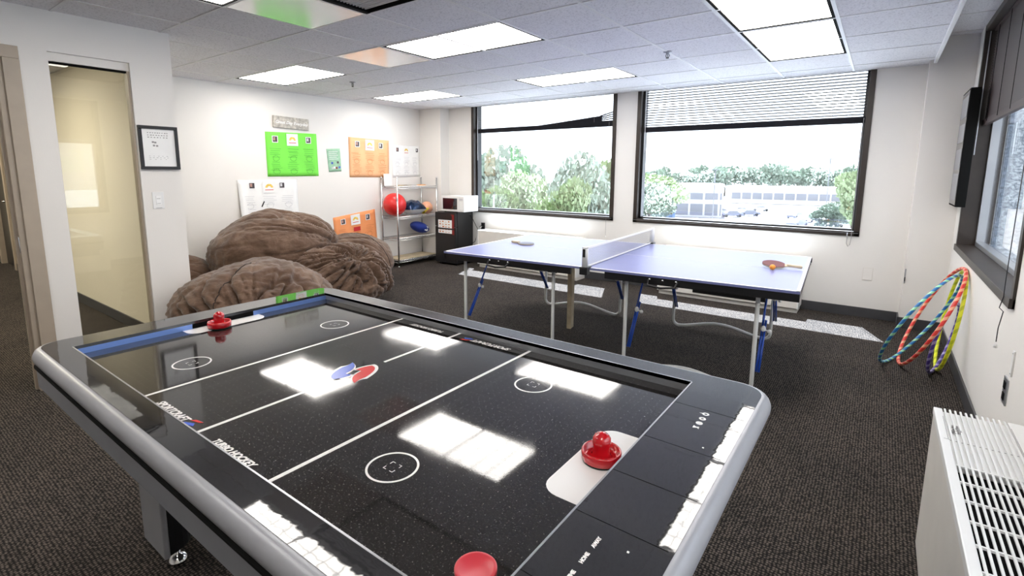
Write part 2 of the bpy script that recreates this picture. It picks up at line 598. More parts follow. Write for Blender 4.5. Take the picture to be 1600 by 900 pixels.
def build_split(b, name, m, parent=None, off=None, bevel=0.0):
    """every loose piece becomes an object of its own"""
    bm = b.bm
    left = set(bm.verts)
    out = []
    while left:
        st = [next(iter(left))]
        comp = set(st)
        while st:
            v = st.pop()
            for ed in v.link_edges:
                w2 = ed.other_vert(v)
                if w2 not in comp:
                    comp.add(w2)
                    st.append(w2)
        left -= comp
        nb = MB()
        vm = {}
        for v in sorted(comp, key=lambda q: (round(q.co.y, 4), round(q.co.x, 4), round(q.co.z, 4))):
            vm[v] = nb.bm.verts.new(v.co)
        done = set()
        for v in comp:
            for f in v.link_faces:
                if f not in done:
                    done.add(f)
                    g = nb.bm.faces.new([vm[x] for x in f.verts])
                    g.smooth = f.smooth
        out.append(nb)
    res = []
    for nb in out:
        o = nb.build(name, m, None, bevel=bevel)
        if off is not None:
            o.data.transform(Matrix.Translation(Vector(off)))
        o.parent = parent
        res.append(o)
    b.bm.free()
    return res


def box(*a, **k):
    return MB().box(*a, **k)


def tag(o, label=None, cat=None, group=None, kind=None):
    if label:
        o['label'] = label
    if cat:
        o['category'] = cat
    if group:
        o['group'] = group
    if kind:
        o['kind'] = kind
    return o


def empty(name, loc, label, cat, rz=0.0, group=None):
    o = bpy.data.objects.new(name, None)
    COL.objects.link(o)
    o.location = loc
    o.rotation_euler = (0, 0, rz)
    o.empty_display_size = 0.1
    return tag(o, label, cat, group)


def struct(o):
    o['kind'] = 'structure'
    return o


KIDS = {}


def copy_tree(o, parent=None):
    c = o.copy()
    COL.objects.link(c)
    if parent:
        c.parent = parent
    for ch in list(o.children):
        copy_tree(ch, c)
    return c


def text_mesh(name, body, size, m, parent, loc, rz=0.0, shear=0.0, extrude=0.0004, mirror=False, rot=None, bold=0.0, align='LEFT'):
    cu = bpy.data.curves.new(name, 'FONT')
    cu.body = body
    cu.size = size
    cu.shear = shear
    cu.extrude = extrude
    cu.offset = bold
    cu.resolution_u = 3
    cu.align_x = align
    tmp = bpy.data.objects.new(name, cu)
    COL.objects.link(tmp)
    dg = bpy.context.evaluated_depsgraph_get()
    me = bpy.data.meshes.new_from_object(tmp.evaluated_get(dg))
    bpy.data.objects.remove(tmp)
    me.materials.clear()
    me.materials.append(MT[m])
    o = bpy.data.objects.new(name, me)
    COL.objects.link(o)
    o.parent = parent
    o.location = loc
    o.rotation_euler = rot if rot else (0, 0, rz)
    return o


def rrect(x0, x1, y0, y1, r, n=8):
    out = []
    for cx, cy, a in ((x1 - r, y0 + r, -90), (x1 - r, y1 - r, 0), (x0 + r, y1 - r, 90), (x0 + r, y0 + r, 180)):
        for k in range(n + 1):
            t = math.radians(a + 90 * k / n)
            out.append((cx + r * math.cos(t), cy + r * math.sin(t)))
    return out


# ================================================================== SETTING
U = 0.61
GX, GY = -3.388, 2.842           # ceiling grid origin (i=0, j=0)
XL, XR, YB = -6.25, 0.55, 6.22   # poster wall, window wall, back wall
XG = -4.37                       # glass partition wall
XE = GX + 6 * U                  # edge of the lower ceiling
Y0 = -3.2
TOP = 2.95
XH = -13.0

# floor
struct(box(XH - .2, XR + .2, Y0 - .2, YB + .2, -0.12, 0).build('floor', 'carpet'))

# walls with openings (boxes joined into one mesh per wall)


def wall_y(name, y0, y1, x0, x1, holes, m='wall'):
    """wall slab running along x, holes = (xa, xb, za, zb)"""
    b = MB()
    xs = x0
    for xa, xb, za, zb in sorted(holes):
        b.box(xs, xa, y0, y1, 0, TOP)
        if za > 0:
            b.box(xa, xb, y0, y1, 0, za)
        b.box(xa, xb, y0, y1, zb, TOP)
        xs = xb
    b.box(xs, x1, y0, y1, 0, TOP)
    return struct(b.build(name, m))


def wall_x(name, x0, x1, y0, y1, holes, m='wall'):
    b = MB()
    ys = y0
    for ya, yb, za, zb in sorted(holes):
        b.box(x0, x1, ys, ya, 0, TOP)
        if za > 0:
            b.box(x0, x1, ya, yb, 0, za)
        b.box(x0, x1, ya, yb, zb, TOP)
        ys = yb
    b.box(x0, x1, ys, y1, 0, TOP)
    return struct(b.build(name, m))


W1 = (-5.285, -2.84)
W2 = (-2.56, -0.15)
WZ0, WZ1 = 0.825, 2.56
WR = (3.28, 5.66)
WR2 = (0.2, 2.58)
wall_y('wall_back', YB, YB + .2, XL - .2, XR + .2, [(*W1, WZ0, WZ1), (*W2, WZ0, WZ1)])
wall_x('wall_left', XL - .2, XL, 1.68, YB, [])
wall_x('wall_right', XR, XR + .2, Y0, YB, [(*WR, WZ0, 2.62), (*WR2, WZ0, 2.62)])
wall_y('wall_rear', Y0 - .2, Y0, XH - .2, XR + .2, [])
DOOR_Y = 0.755
wall_x('wall_partition', XG - .11, XG, Y0, 1.60, [(-0.2, DOOR_Y, 0, 2.15), (0.97, 1.412, 0.0, 2.205)])
struct(box(XG - .11, XG, 1.60, 1.68, 0, TOP).build('wall_corner', 'wall'))
wall_y('wall_hall', 1.60, 1.68, XH, XG - .11, [(-11.0, -10.1, 0, 2.1)], 'hallwall')
struct(box(XH - .2, XH, Y0, 1.68, 0, TOP).build('wall_hallend', 'hallwall'))
struct(box(XH, XL - .2, 2.9, 3.1, 0, TOP).build('wall_beyond', 'hallwall'))
# corner columns
struct(box(-6.25, -5.775, 6.02, YB, 0, TOP).build('wall_column_left', 'wall'))
struct(box(0.235, XR, 6.02, YB, 0, TOP).build('wall_column_right', 'wall'))

# ceiling of tiles, leaving the light bays open
LIGHTS = [  # i0,i1,j0,j1
    (0, 2, 0, 1, 'ceiling light panel nearest the middle of the room, above the ping-pong table'),
    (0, 2, 3, 4, 'long ceiling light panel just in front of the left window'),
    (4, 5, 2, 4, 'ceiling light panel nearest the right back window'),
    (4, 5, 0, 2, 'ceiling light panel cut by the top edge of the picture, right side'),
    (-4, -2, 3, 4, 'small-looking ceiling light panel farthest away, near the orange poster'),
    (-4, -2, 0, 1, 'ceiling light panel above the big brown bean bag and poster wall'),
    (0, 2, -3, -2, 'ceiling light panel cut by the top left edge of the picture'),
    (0, 2, -6, -5, 'ceiling light panel behind the camera'),
    (5, 6, -6, -4, 'ceiling light panel behind the camera by the window wall'),
]
VENT = (1, 3, -2, -1)
holes = set()
for i0, i1, j0, j1, *_ in LIGHTS + [VENT]:
    for i in range(i0, i1):
        for j in range(j0, j1):
            holes.add((i, j))
cb = MB()
gx = lambda i: GX + i * U
gy = lambda j: GY + j * U
for i in range(-16, 6):
    for j in range(-10, 6):
        if (i, j) in holes:
            continue
        xa, xb = max(gx(i), XH), min(gx(i + 1), XE)
        ya, yb = max(gy(j), Y0), min(gy(j + 1), YB)
        if xb - xa < .01 or yb - ya < .01:
            continue
        cb.box(xa, xb, ya, yb, Z, Z + 0.02)
cb.box(XE, XR, Y0, YB, 2.645, 2.665)          # raised strip over the windows
cb.box(XH - .2, XR + .2, Y0 - .2, YB + .2, TOP, TOP + .15)   # unseen slab added above to block sun and sky
struct(cb.build('ceiling', 'tile'))
tb = MB()
for i in range(-15, 6):
    if gx(i) > XH:
        tb.box(gx(i) - .011, gx(i) + .011, Y0, YB, Z - .004, Z)
for j in range(-9, 6):
    tb.box(XH, XE, gy(j) - .009, gy(j) + .009, Z - .0035, Z)
for j in range(-9, 6):
    tb.box(XE, XR, gy(j) - .009, gy(j) + .009, 2.641, 2.645)
tb.box(XH, XE, YB - .02, YB, Z - .004, Z)
tb.box(XL, XL + .02, 1.68, YB, Z - .004, Z)
struct(tb.build('trim_1', 'tbar'))
struct(box(XE - .012, XE + .012, Y0, 6.02, Z - .03, 2.66).build('trim_2', 'white', bevel=.003))

# baseboards
bb = MB()
bb.box(-5.775, 0.235, YB - .012, YB, 0, .10)
bb.box(0.225, XR, 6.008, 6.02, 0, .10)
bb.box(0.223, 0.235, 6.008, YB, 0, .10)
bb.box(-6.25, -5.765, 6.008, 6.02, 0, .10)
struct(bb.build('baseboard_back', 'base', bevel=.003))
struct(box(XR - .012, XR, Y0, 6.008, 0, .10).build('baseboard_right', 'base', bevel=.003))
struct(box(XL, XL + .012, 1.68, 6.008, 0, .10).build('baseboard_left', 'base', bevel=.003))
b = MB()
b.box(XG, XG + .012, 1.412, 1.68, 0, .10)
b.box(XG, XG + .012, .84, .97, 0, .10)
struct(b.build('baseboard_partition', 'base', bevel=.003))
b = MB()
b.box(-10.1, XG - .11, 1.588, 1.60, 0, .10)
b.box(XH, -11.06, 1.588, 1.60, 0, .10)
struct(b.build('baseboard_hall', 'base', bevel=.003))


# windows -----------------------------------------------------------
def window_back(name, x0, x1):
    ya, yg = YB - .018, YB + .12
    fr = MB()
    t = .05
    fr.box(x0, x0 + t, ya, YB + .05, WZ0, WZ1, 0)
    fr.box(x1 - t, x1, ya, YB + .05, WZ0, WZ1, 0)
    fr.box(x0, x1, ya, YB + .05, WZ0, WZ0 + t, 0)
    fr.box(x0, x1, ya, YB + .05, WZ1 - t, WZ1, 0)
    s = .035
    fr.box(x0 + s, x0 + t + .025, YB + .05, yg + .03, WZ0 + s, WZ1, 1)
    fr.box(x1 - t - .025, x1 - s, YB + .05, yg + .03, WZ0 + s, WZ1, 1)
    fr.box(x0 + s, x1 - s, YB + .05, yg + .03, WZ0 + s - .02, WZ0 + t + .02, 1)
    fr.box(x0 + s, x1 - s, YB + .05, yg + .03, WZ1 - t, WZ1, 1)
    w_ = struct(fr.build(name, ['bronze', 'black'], bevel=.003))
    g = box(x0 + t, x1 - t, yg - .003, yg + .003, WZ0 + t, WZ1 - .04).build('glass', 'glass', w_)
    MB().box(x0 + .01, x1 - .01, ya - .006, ya + .004, WZ0 + .030, WZ0 + .034).build('metal_edge', 'alum', w_)
    return w_


window_back('window_1', *W1)
window_back('window_2', *W2)


def window_side(name, y0, y1):
    z1 = 2.62
    fr = MB()
    t = .05
    xa, xg = XR - .012, XR + .13
    fr.box(xa, XR + .19, y0, y0 + t, WZ0, z1, 0)
    fr.box(xa, XR + .19, y1 - t, y1, WZ0, z1, 0)
    fr.box(xa - .01, XR + .19, y0, y1, WZ0, WZ0 + t, 0)
    fr.box(xa, XR + .19, y0, y1, z1 - t, z1, 0)
    fr.box(XR + .10, XR + .16, y0 + t, y0 + t + .03, WZ0 + t, z1 - t, 1)
    fr.box(XR + .10, XR + .16, y1 - t - .03, y1 - t, WZ0 + t, z1 - t, 1)
    fr.box(XR + .10, XR + .16, y0 + t, y1 - t, WZ0 + t, WZ0 + t + .035, 1)
    w_ = struct(fr.build(name, ['bronze', 'alum'], bevel=.003))
    box(xg - .003, xg + .003, y0 + t, y1 - t, WZ0 + t, z1 - t).build('glass', 'glass', w_)
    return w_


window_side('window_3', *WR)
window_side('window_4', *WR2)

# glass partition pane with header track
pf = MB()
pf.box(XG - .09, XG - .02, .97, 1.412, 2.15, 2.205, 0)
pf.box(XG - .07, XG - .04, .97, 1.412, 2.138, 2.152, 1)
pf.box(XG - .085, XG - .025, 1.40, 1.412, 0, 2.15, 2)
pf.box(XG - .085, XG - .025, .97, .976, 0, 2.15, 2)
wp = struct(pf.build('window_5', ['wall', 'matteblack', 'taupe']))
box(XG - .060, XG - .050, .976, 1.40, 0.0, 2.14).build('glass', 'partglass', wp)

# near door frame (left edge of the picture)
df = MB()
jy = DOOR_Y
df.box(XG, XG + .018, jy - .005, jy + .075, 0, 2.13)            # face casing
df.box(XG, XG + .018, -0.275, -0.195, 0, 2.13)
df.box(XG, XG + .018, -0.275, jy + .075, 2.13, 2.205)
df.box(XG - .125, XG - .001, jy - .035, jy - .001, 0, 2.115)              # jamb
df.box(XG - .125, XG - .001, -0.199, -0.165, 0, 2.115)
df.box(XG - .125, XG - .001, -0.199, jy - .001, 2.115, 2.149)
df.box(XG - .08, XG - .045, jy - .048, jy - .03, 0, 2.12)        # stop
df.box(XG - .128, XG - .11, jy - .005, jy + .075, 0, 2.205)
d1 = struct(df.build('door_1', 'taupe', bevel=.003))
box(XG - .045, XG - .01, jy - .038, jy - .034, .93, 1.03).build('strike_plate', 'chrome', d1)

# far hall door: frame, leaf standing ajar, sidelight
fd = MB()
fd.box(-11.06, -10.98, 1.575, 1.69, 0, 2.16)
fd.box(-10.12, -10.04, 1.575, 1.69, 0, 2.16)
fd.box(-11.06, -10.04, 1.575, 1.69, 2.08, 2.16)
d2 = struct(fd.build('door_2', 'taupe', bevel=.004))
lf = MB().box(-10.98, -10.12, 1.64, 1.68, 0.005, 2.08)
lf.build('door_leaf', 'black', d2)
MB().tube([(-10.2, 1.63, 1.0), (-10.2, 1.57, 1.0), (-10.30, 1.57, 1.0)], .01).build('door_handle', 'chrome', d2)
# sidelight strip beside that door
sl = MB()
sl.box(-11.75, -11.70, 1.575, 1.60, 0.1, 2.1)
sl.box(-11.35, -11.30, 1.575, 1.60, 0.1, 2.1)
sl.box(-11.70, -11.35, 1.59, 1.60, 0.1, 2.1, 1)
struct(sl.build('window_6', ['taupe', 'alum']))

# ================================================================== CEILING FIXTURES
for n, (i0, i1, j0, j1, lab) in enumerate(LIGHTS):
    xa, xb, ya, yb = gx(i0) + .011, gx(i1) - .011, gy(j0) + .009, gy(j1) - .009
    cx, cy = (xa + xb) / 2, (ya + yb) / 2
    e = empty('ceiling_light', (cx, cy, Z), 'white ' + lab, 'ceiling light', group='recessed ceiling light panels')
    hx, hy = (xb - xa) / 2, (yb - ya) / 2
    f = MB()
    t = .020
    f.box(-hx, hx, -hy, -hy + t, -.002, .10)
    f.box(-hx, hx, hy - .008, hy, -.002, .10)
    f.box(-hx, -hx + (.016 if i1 - i0 == 1 else .008), -hy, hy, -.002, .10)
    f.box(hx - t, hx, -hy, hy, -.002, .10)
    f.box(-hx, hx, -hy, hy, .10, .11)
    f.build('housing', 'matteblack', e)
    m = 'panel' if i1 - i0 == 2 else 'panel_y'
    box(-hx + .010, hx - .018, -hy + .018, hy - .008, .006, .010).build('diffuser', m, e)
for n, (x, y) in enumerate(((-6.3, 0.3), (-10.5, 0.4), (-8.3, -1.2))):  # unseen fill panels, added to light the wall behind the glass
    e = empty('ceiling_light', (x, y, Z), ('unseen added warm fill panel inside the hall behind the glass', 'unseen added warm fill panel by the far hall door', 'unseen added warm fill panel in the hall behind the doorway')[n], 'ceiling light', group='added hall fill lights')
    box(-.6, .6, -.3, .3, -.02, 0).build('housing', 'white', e)
    box(-.57, .57, -.27, .27, -.026, -.02).build('diffuser', 'hallfill', e)

# return-air vent with black edge (top left)
xa, xb, ya, yb = gx(1) + .011, gx(3) - .011, gy(-2) + .009, gy(-1) - .009
e = empty('ceiling_vent', ((xa + xb) / 2, (ya + yb) / 2, Z), 'grey return air panel with a thick black edge at the top of the picture', 'vent')
hx, hy = (xb - xa) / 2, (yb - ya) / 2
b = MB()
b.box(-hx, -hx + .035, -hy, hy, -.006, .05)
b.box(-hx, hx, hy - .01, hy, -.004, .05)
b.box(-hx, hx, -hy, -hy + .02, -.004, .05)
b.box(hx - .02, hx, -hy, hy, -.004, .05)
b.build('frame', 'matteblack', e)
b = MB()
b.box(-hx + .035, hx - .02, -hy + .02, hy - .01, .02, .03)
for k in range(24):
    yy = -hy + .03 + k * (2 * hy - .05) / 24
    b.box(-hx + .035, hx - .02, yy, yy + .008, .008, .02)
b.build('grille', 'tbar', e)

gm, nt, bs = nt_mat('glossy_panel')
bs.inputs['Base Color'].default_value = (0.50, 0.47, 0.46, 1)
bs.inputs['Roughness'].default_value = 0.16
bs.inputs['Specular IOR Level'].default_value = 1.0
bs.inputs['Coat Weight'].default_value = 1.0
bs.inputs['Coat Roughness'].default_value = 0.18
for (i, j, lab) in ((0, -2, 'glossy ceiling tile that mirrors the green poster'), (-1, 0, 'glossy ceiling tile that mirrors the orange poster')):
    o = MB().box(gx(i) + .012, gx(i + 1) - .012, gy(j) + .01, gy(j + 1) - .01, Z - .002, Z).build('ceiling_panel', gm)
    tag(o, lab, 'ceiling tile', 'glossy ceiling tiles')


def sprinkler(x, y, lab):
    e = empty('sprinkler_head', (x, y, Z), lab, 'sprinkler')
    MB().lathe([(0, 0), (.036, 0), (.034, -.006), (.014, -.010), (.012, -.022), (0, -.022)], seg=24).build('escutcheon', 'silver', e)
    b = MB()
    b.tube([(.010, 0, -.02), (.016, 0, -.034), (.006, 0, -.05), (0, 0, -.052)], .0028, 8)
    b.tube([(-.010, 0, -.02), (-.016, 0, -.034), (-.006, 0, -.05), (0, 0, -.052)], .0028, 8)
    b.tube([(0, 0, -.02), (0, 0, -.05)], .003, 8)
    b.lathe([(0, -.054), (.014, -.054), (.014, -.051), (0, -.051)], seg=16)
    b.build('frame', 'bronze', e)


sprinkler(-4.951, 3.746, 'small sprinkler head on the ceiling over the bean bags')
sprinkler(-1.554, 4.359, 'sprinkler head on the ceiling near the light panels over the ping-pong table')


# ================================================================== BLINDS
def blind_x(x0, x1, y, ztop, zbot, m, label, tilt=0.0, pitch=.030, wedge=False):
    cx = (x0 + x1) / 2
    e = empty('venetian_blind', (cx, y, zbot), label, 'window blind')
    h = ztop - zbot
    hw = (x1 - x0) / 2
    s = MB()
    z = h - .03
    ct, st = math.cos(tilt), math.sin(tilt)
    while z > .035:
        s.obox((0, 0, z), (-hw, hw), (-.0125, .0125), (-.0004, .0004), Y=(0, ct, st), Zv=(0, -st, ct))
        z -= pitch
    s.build('slats', m, e)
    r = MB()
    if wedge:
        # rail with the bunched slats lifting towards the right end
        r.prism([(-.05 * hw, .030), (hw * .84, .030), (hw * .84, .112), (hw * .45, .075)], -.014, .014, axis='y')
        for k in range(5):
            z0_, z1_ = .034 + k * .017, .034 + k * .030
            r.prism([(hw * .82, z0_), (hw, z1_), (hw, z1_ + .009), (hw * .82, z0_ + .012)], -.013, .013, axis='y')
    r.box(-hw - .005, hw + .005, -.016, .016, -.030, .034)
    r.build('bottom_rail', m, e)
    box(-hw, hw, -.02, .02, h - .03, h).build('head_rail', m, e)
    c = MB()
    for k in range(4):
        xx = -hw + (k + .5) * hw / 2
        c.tube([(xx, -.014, 0), (xx, -.014, h)], .0009, 4)
        c.tube([(xx, .014, 0), (xx, .014, h)], .0009, 4)
    build_split(c, 'ladder_cord', 'tbar', e)
    w_ = MB()
    w_.tube([(-hw + .01, -.03, h), (-hw + .012, -.03, -.45 if wedge else -.28)], .004, 6)
    w_.build('tilt_wand', 'ink_soft', e)
    return e


blind_x(W1[0] + .085, W1[1] - .055, YB + .055, 2.55, 2.085, 'blind', 'dark horizontal blind raised over the left back window, its stack crooked at the right end', tilt=.07, wedge=True)
blind_x(W2[0] + .085, W2[1] - .055, YB + .055, 2.55, 1.985, 'blind', 'dark horizontal blind raised over the right back window', tilt=-.36)

# side window blind, slats closed
e = empty('venetian_blind', (XR + .055, (WR[0] + WR[1]) / 2, 1.86), 'brown closed blind on the window of the right wall', 'window blind')
hw = (WR[1] - WR[0]) / 2 - .06
s = MB()
z = .70
while z > .03:
    s.obox((0, 0, z), (-.0004, .0004), (-hw, hw), (-.0125, .0125), X=(.94, 0, .34), Zv=(-.34, 0, .94))
    z -= .020
s.build('slats', 'brownblind', e)
box(-.014, .014, -hw, hw, -.02, .025).build('bottom_rail', 'brownblind', e)
box(-.02, .02, -hw, hw, .70, .73).build('head_rail', 'brownblind', e)
c = MB()
for k in range(5):
    yy = -hw + (k + .5) * hw * 2 / 5
    c.tube([(-.016, yy, 0), (-.016, yy, .72)], .0016, 4)
build_split(c, 'ladder_cord', 'matteblack', e)
c = MB()
c.tube([(-.04, hw - .02, .70), (-.04, hw - .02, -.25)], .004, 6)
c.build('tilt_wand', 'ink_soft', e)
e2 = empty('venetian_blind', (XR + .055, (WR2[0] + WR2[1]) / 2, 1.86), 'brown blind over the near window of the right wall', 'window blind')
s = MB()
z = .70
while z > .03:
    s.obox((0, 0, z), (-.0004, .0004), (-hw, hw), (-.0125, .0125), X=(.94, 0, .34), Zv=(-.34, 0, .94))
    z -= .020
s.build('slats', 'brownblind', e2)
box(-.014, .014, -hw, hw, -.02, .025).build('bottom_rail', 'brownblind', e2)


def cord(name, pts, r, label, m='cord', knob=None):
    o = MB().tube(pts, r, 6).build(name, m)
    tag(o, label, 'cord')
    if knob:
        MB().lathe([(0, .02), (.006, .018), (.009, 0), (0, 0)], knob, seg=12).build('tassel', 'white', o)
    return o


cord('blind_cord', [(XR - .02, 3.42, 1.9), (XR - .022, 3.42, .95), (XR - .024, 3.40, .86), (XR - .03, 3.42, .80), (XR - .02, 3.38, .79), (XR - .026, 3.40, .70), (XR - .026, 3.40, .63)], .0022,
     'black knotted blind cord hanging below the window of the right wall', knob=(XR - .026, 3.40, .60))
cord('blind_cord', [(-.215, YB - .03, 2.0), (-.215, YB - .03, .80), (-.22, YB - .03, .74), (-.235, YB - .03, .72), (-.25, YB - .03, .75), (-.25, YB - .03, .86)], .003,
     'grey blind cord looping below the right corner of the right back window', 'ink')
cord('blind_cord', [(-2.93, YB - .03, 2.1), (-2.93, YB - .03, .62)], .0016, 'thin pull cord hanging below the left back window', 'ink', knob=(-2.93, YB - .03, .60))

# ================================================================== WALL FITTINGS


def wallplate_x(x, y, z, wy, wz, m, label, kind, face=1):
    e = empty(kind, (x, y, z), label, 'switch' if 'switch' in kind else 'wall plate')
    box(0 if face > 0 else -.006, .006 if face > 0 else 0, -wy / 2, wy / 2, -wz / 2, wz / 2).build('cover', m, e, bevel=.0015)
    return e


e = wallplate_x(XG, 1.508, 1.232, .075, .125, 'white', 'white double light switch plate below the black framed certificate', 'light_switch')
box(.006, .010, -.016, .016, -.033, .033).build('rocker', 'paper', e, bevel=.001)
b = MB()
b.box(.010, .0105, -.012, .012, .012, .015)
b.box(.010, .0105, -.012, .012, -.024, -.021)
b.box(.006, .0065, -.02, .02, -.058, -.055)
build_split(b, 'marking', 'ink', e)

# right wall: grey outlet and white plate above it
e = wallplate_x(XR, 3.19, .455, .085, .125, 'alum', 'grey outlet plate with black sockets low on the right wall', 'wall_outlet', -1)
for dz in (-.027, .027):
    box(-.010, -.006, -.018, .018, dz - .018, dz + .018).build('socket', 'matteblack', e, bevel=.004)
e = wallplate_x(XR, 3.13, .605, .03, .12, 'white', 'narrow white wall plate above the grey outlet', 'wall_plate', -1)
b = MB()
b.box(-.008, -.006, -.004, .004, -.05, -.045)
b.box(-.008, -.006, -.004, .004, .045, .05)
build_split(b, 'screw', 'ink_soft', e)

# back wall plates


def plate_back(x, z, wx, wz, y, m, label, name, sock=None):
    e = empty(name, (x, y, z), label, 'wall plate')
    box(-wx / 2, wx / 2, -.006, 0, -wz / 2, wz / 2).build('cover', m, e, bevel=.0015)
    if sock:
        for dz in (-.027, .027):
            box(-.016, .016, -.012, -.006, dz - .016, dz + .016).build('socket', sock, e, bevel=.004)
    return e


pb = plate_back(-.045, .452, .085, .13, YB, 'cream', 'square blank cream wall plate right of the ping-pong table', 'wall_plate')
box(-.036, .036, -.008, -.006, -.058, .058).build('blank_insert', 'wall', pb)
pb2 = plate_back(0.245, .50, .010, .14, 6.02, 'alum', 'slim metal plate on the edge of the corner column', 'wall_plate')
box(-.003, .003, -.010, -.006, -.05, -.01).build('socket', 'matteblack', pb2)
plate_back(-5.06, .60, .075, .12, YB, 'black', 'black power outlet behind the mini fridge', 'wall_outlet', sock='matteblack')


# ------------------------------------------------------------------ framed certificate on the glass wall
e = empty('framed_certificate', (XG, 1.545, 1.62), 'black framed certificate hanging above the light switch', 'picture frame')
hw, hh = .128, .158
f = MB()
f.box(.002, .022, -hw, hw, -hh, -hh + .022)
f.box(.002, .022, -hw, hw, hh - .022, hh)
f.box(.002, .022, -hw, -hw + .022, -hh + .022, hh - .022)
f.box(.002, .022, hw - .022, hw, -hh + .022, hh - .022)
f.build('frame', 'black', e, bevel=.002)
box(.004, .010, -hw + .02, hw - .02, -hh + .02, hh - .02).build('paper_sheet', 'paper', e)
b = MB()
rr = random.Random(3)
for row, (zz, n_) in enumerate(((.105, 9), (.088, 8), (.072, 7), (-.062, 5), (-.074, 6), (-.086, 4))):
    for k in range(n_):
        w0 = rr.uniform(.006, .012)
        y_ = -.07 + k * .140 / n_
        b.box(.010, .0106, y_, y_ + w0, zz, zz + (.006 if row < 3 else .0022))
for yy, zz in ((-.045, .035), (-.04, .01), (-.02, .008), (-.03, .032)):
    b.box(.010, .0106, yy, yy + .014, zz, zz + .012)
b.build('printed_text', 'ink', e)

# ------------------------------------------------------------------ framed picture on right wall by the column
e = empty('wall_display', (XR, 5.72, 1.66), 'tall black framed wall display seen edge-on between corner column and side window', 'picture frame')
box(-.066, -.002, -.24, .24, -.47, .47).build('frame', 'matteblack', e, bevel=.004)
f = MB()
f.box(-.068, -.066, -.225, .225, -.455, .455)
f.build('panel', 'picglass', e)
b = MB()
for k, (z0, z1) in enumerate(((-.42, -.2), (-.17, .0), (.05, .2), (.25, .42))):
    b.box(-.0690, -.0685, -.2, .2, z0, z1)
build_split(b, 'printed_sheet', 'ink', e)


# ================================================================== POSTERS (left wall x = XL)
def wall_poster(name, q, m, label, cat='poster', thick=.0012, curl=0.0, off=.002):
    """q: four (y,z) corners tl,tr,br,bl on the poster wall; gentle waviness in the sheet"""
    cy = sum(p[0] for p in q) / 4
    cz = sum(p[1] for p in q) / 4
    e = empty(name, (XL, cy, cz), label, cat)
    bm = bmesh.new()
    nu, nv = 14, 10
    g = []
    for j in range(nv + 1):
        row = []
        for i in range(nu + 1):
            u, v = i / nu, j / nv
            a = [q[0][k] * (1 - u) + q[1][k] * u for k in (0, 1)]
            b_ = [q[3][k] * (1 - u) + q[2][k] * u for k in (0, 1)]
            y, z = (a[0] * (1 - v) + b_[0] * v, a[1] * (1 - v) + b_[1] * v)
            x = off + .003 * (1 + noise.noise(Vector((y * 4, z * 4, len(label))))) * v + curl * (1 - min(1, u * 5)) ** 2 * v
            row.append(bm.verts.new((x, y - cy, z - cz)))
        g.append(row)
    for j in range(nv):
        for i in range(nu):
            f = bm.faces.new((g[j][i], g[j][i + 1], g[j + 1][i + 1], g[j + 1][i]))
            f.smooth = True
    me = bpy.data.meshes.new('sheet')
    bm.to_mesh(me)
    bm.free()
    me.materials.append(MT[m])
    o = bpy.data.objects.new('sheet', me)
    COL.objects.link(o)
    o.parent = e
    sm = o.modifiers.new('solid', 'SOLIDIFY')
    sm.thickness = thick
    sm.offset = 0

    def at(u, v):
        a = [q[0][k] * (1 - u) + q[1][k] * u for k in (0, 1)]
        b_ = [q[3][k] * (1 - u) + q[2][k] * u for k in (0, 1)]
        return (a[0] * (1 - v) + b_[0] * v - cy, a[1] * (1 - v) + b_[1] * v - cz)
    return e, at


def stick(e, at, u0, u1, v0, v1, m, name, x0=.0095, x1=.0102):
    p = [at(u0, v0), at(u1, v0), at(u1, v1), at(u0, v1)]
    return MB().prism(p, x0, x1, axis='x').build(name, m, e)


def decorate(e, at, seed, ink, card=True, photos=(.17, .82), pv=.16):
    rr = random.Random(seed)
    du, dv = .055, .075
    for k, u in enumerate(photos):
        a = stick(e, at, u - du, u + du, pv - dv, pv + dv, 'paper' if card else 'paper', 'photo_card')
        stick(e, at, u - du * .75, u + du * .75, pv - dv * .8, pv + dv * .8, 'darkphoto', 'photo', .0102, .0108)
        stick(e, at, u - du * .55, u + du * .1, pv - dv * .6, pv + dv * .35, 'skin' if k == 0 else 'ink_soft', 'portrait', .0108, .0112)
    stick(e, at, .39, .61, .03, .30, 'paper', 'logo_card')
    pts = []
    for k in range(13):
        t = PI * k / 12
        pts.append(at(.5 + .065 * math.cos(t), .18 - .085 * math.sin(t)))
    for k in range(12, -1, -1):
        t = PI * k / 12
        pts.append(at(.5 + .028 * math.cos(t), .18 - .035 * math.sin(t)))
    MB().prism(pts, .0102, .0108, axis='x').build('rainbow_logo', 'rainbow', e)
    stick(e, at, .43, .57, .225, .24, 'red_ink', 'caption', .0102, .0106)
    b = MB()
    for ux in (.17, .5, .82):
        for vy in (.46, .76):
            for k in range(5):
                v_ = vy - .09 + k * .045 + rr.uniform(-.008, .008)
                u_ = ux - rr.uniform(.07, .12)
                u2 = ux + rr.uniform(.05, .12)
                pp = [at(u_, v_), at(u2, v_ + .006), at(u2, v_ + .013), at(u_, v_ + .007)]
                b.prism(pp, .0088, .0094, axis='x')
            # a hand-drawn loop
            for k in range(10):
                t0, t1 = 2 * PI * k / 10, 2 * PI * (k + .7) / 10
                rad = .05 + .01 * rr.random()
                pp = [at(ux + rad * math.cos(t0), vy + .13 + rad * math.sin(t0)), at(ux + rad * math.cos(t1), vy + .13 + rad * math.sin(t1)),
                      at(ux + (rad + .008) * math.cos(t1), vy + .13 + (rad + .01) * math.sin(t1)), at(ux + (rad + .008) * math.cos(t0), vy + .13 + (rad + .01) * math.sin(t0))]
                b.prism(pp, .0088, .0094, axis='x')
    b.build('handwriting', ink, e)


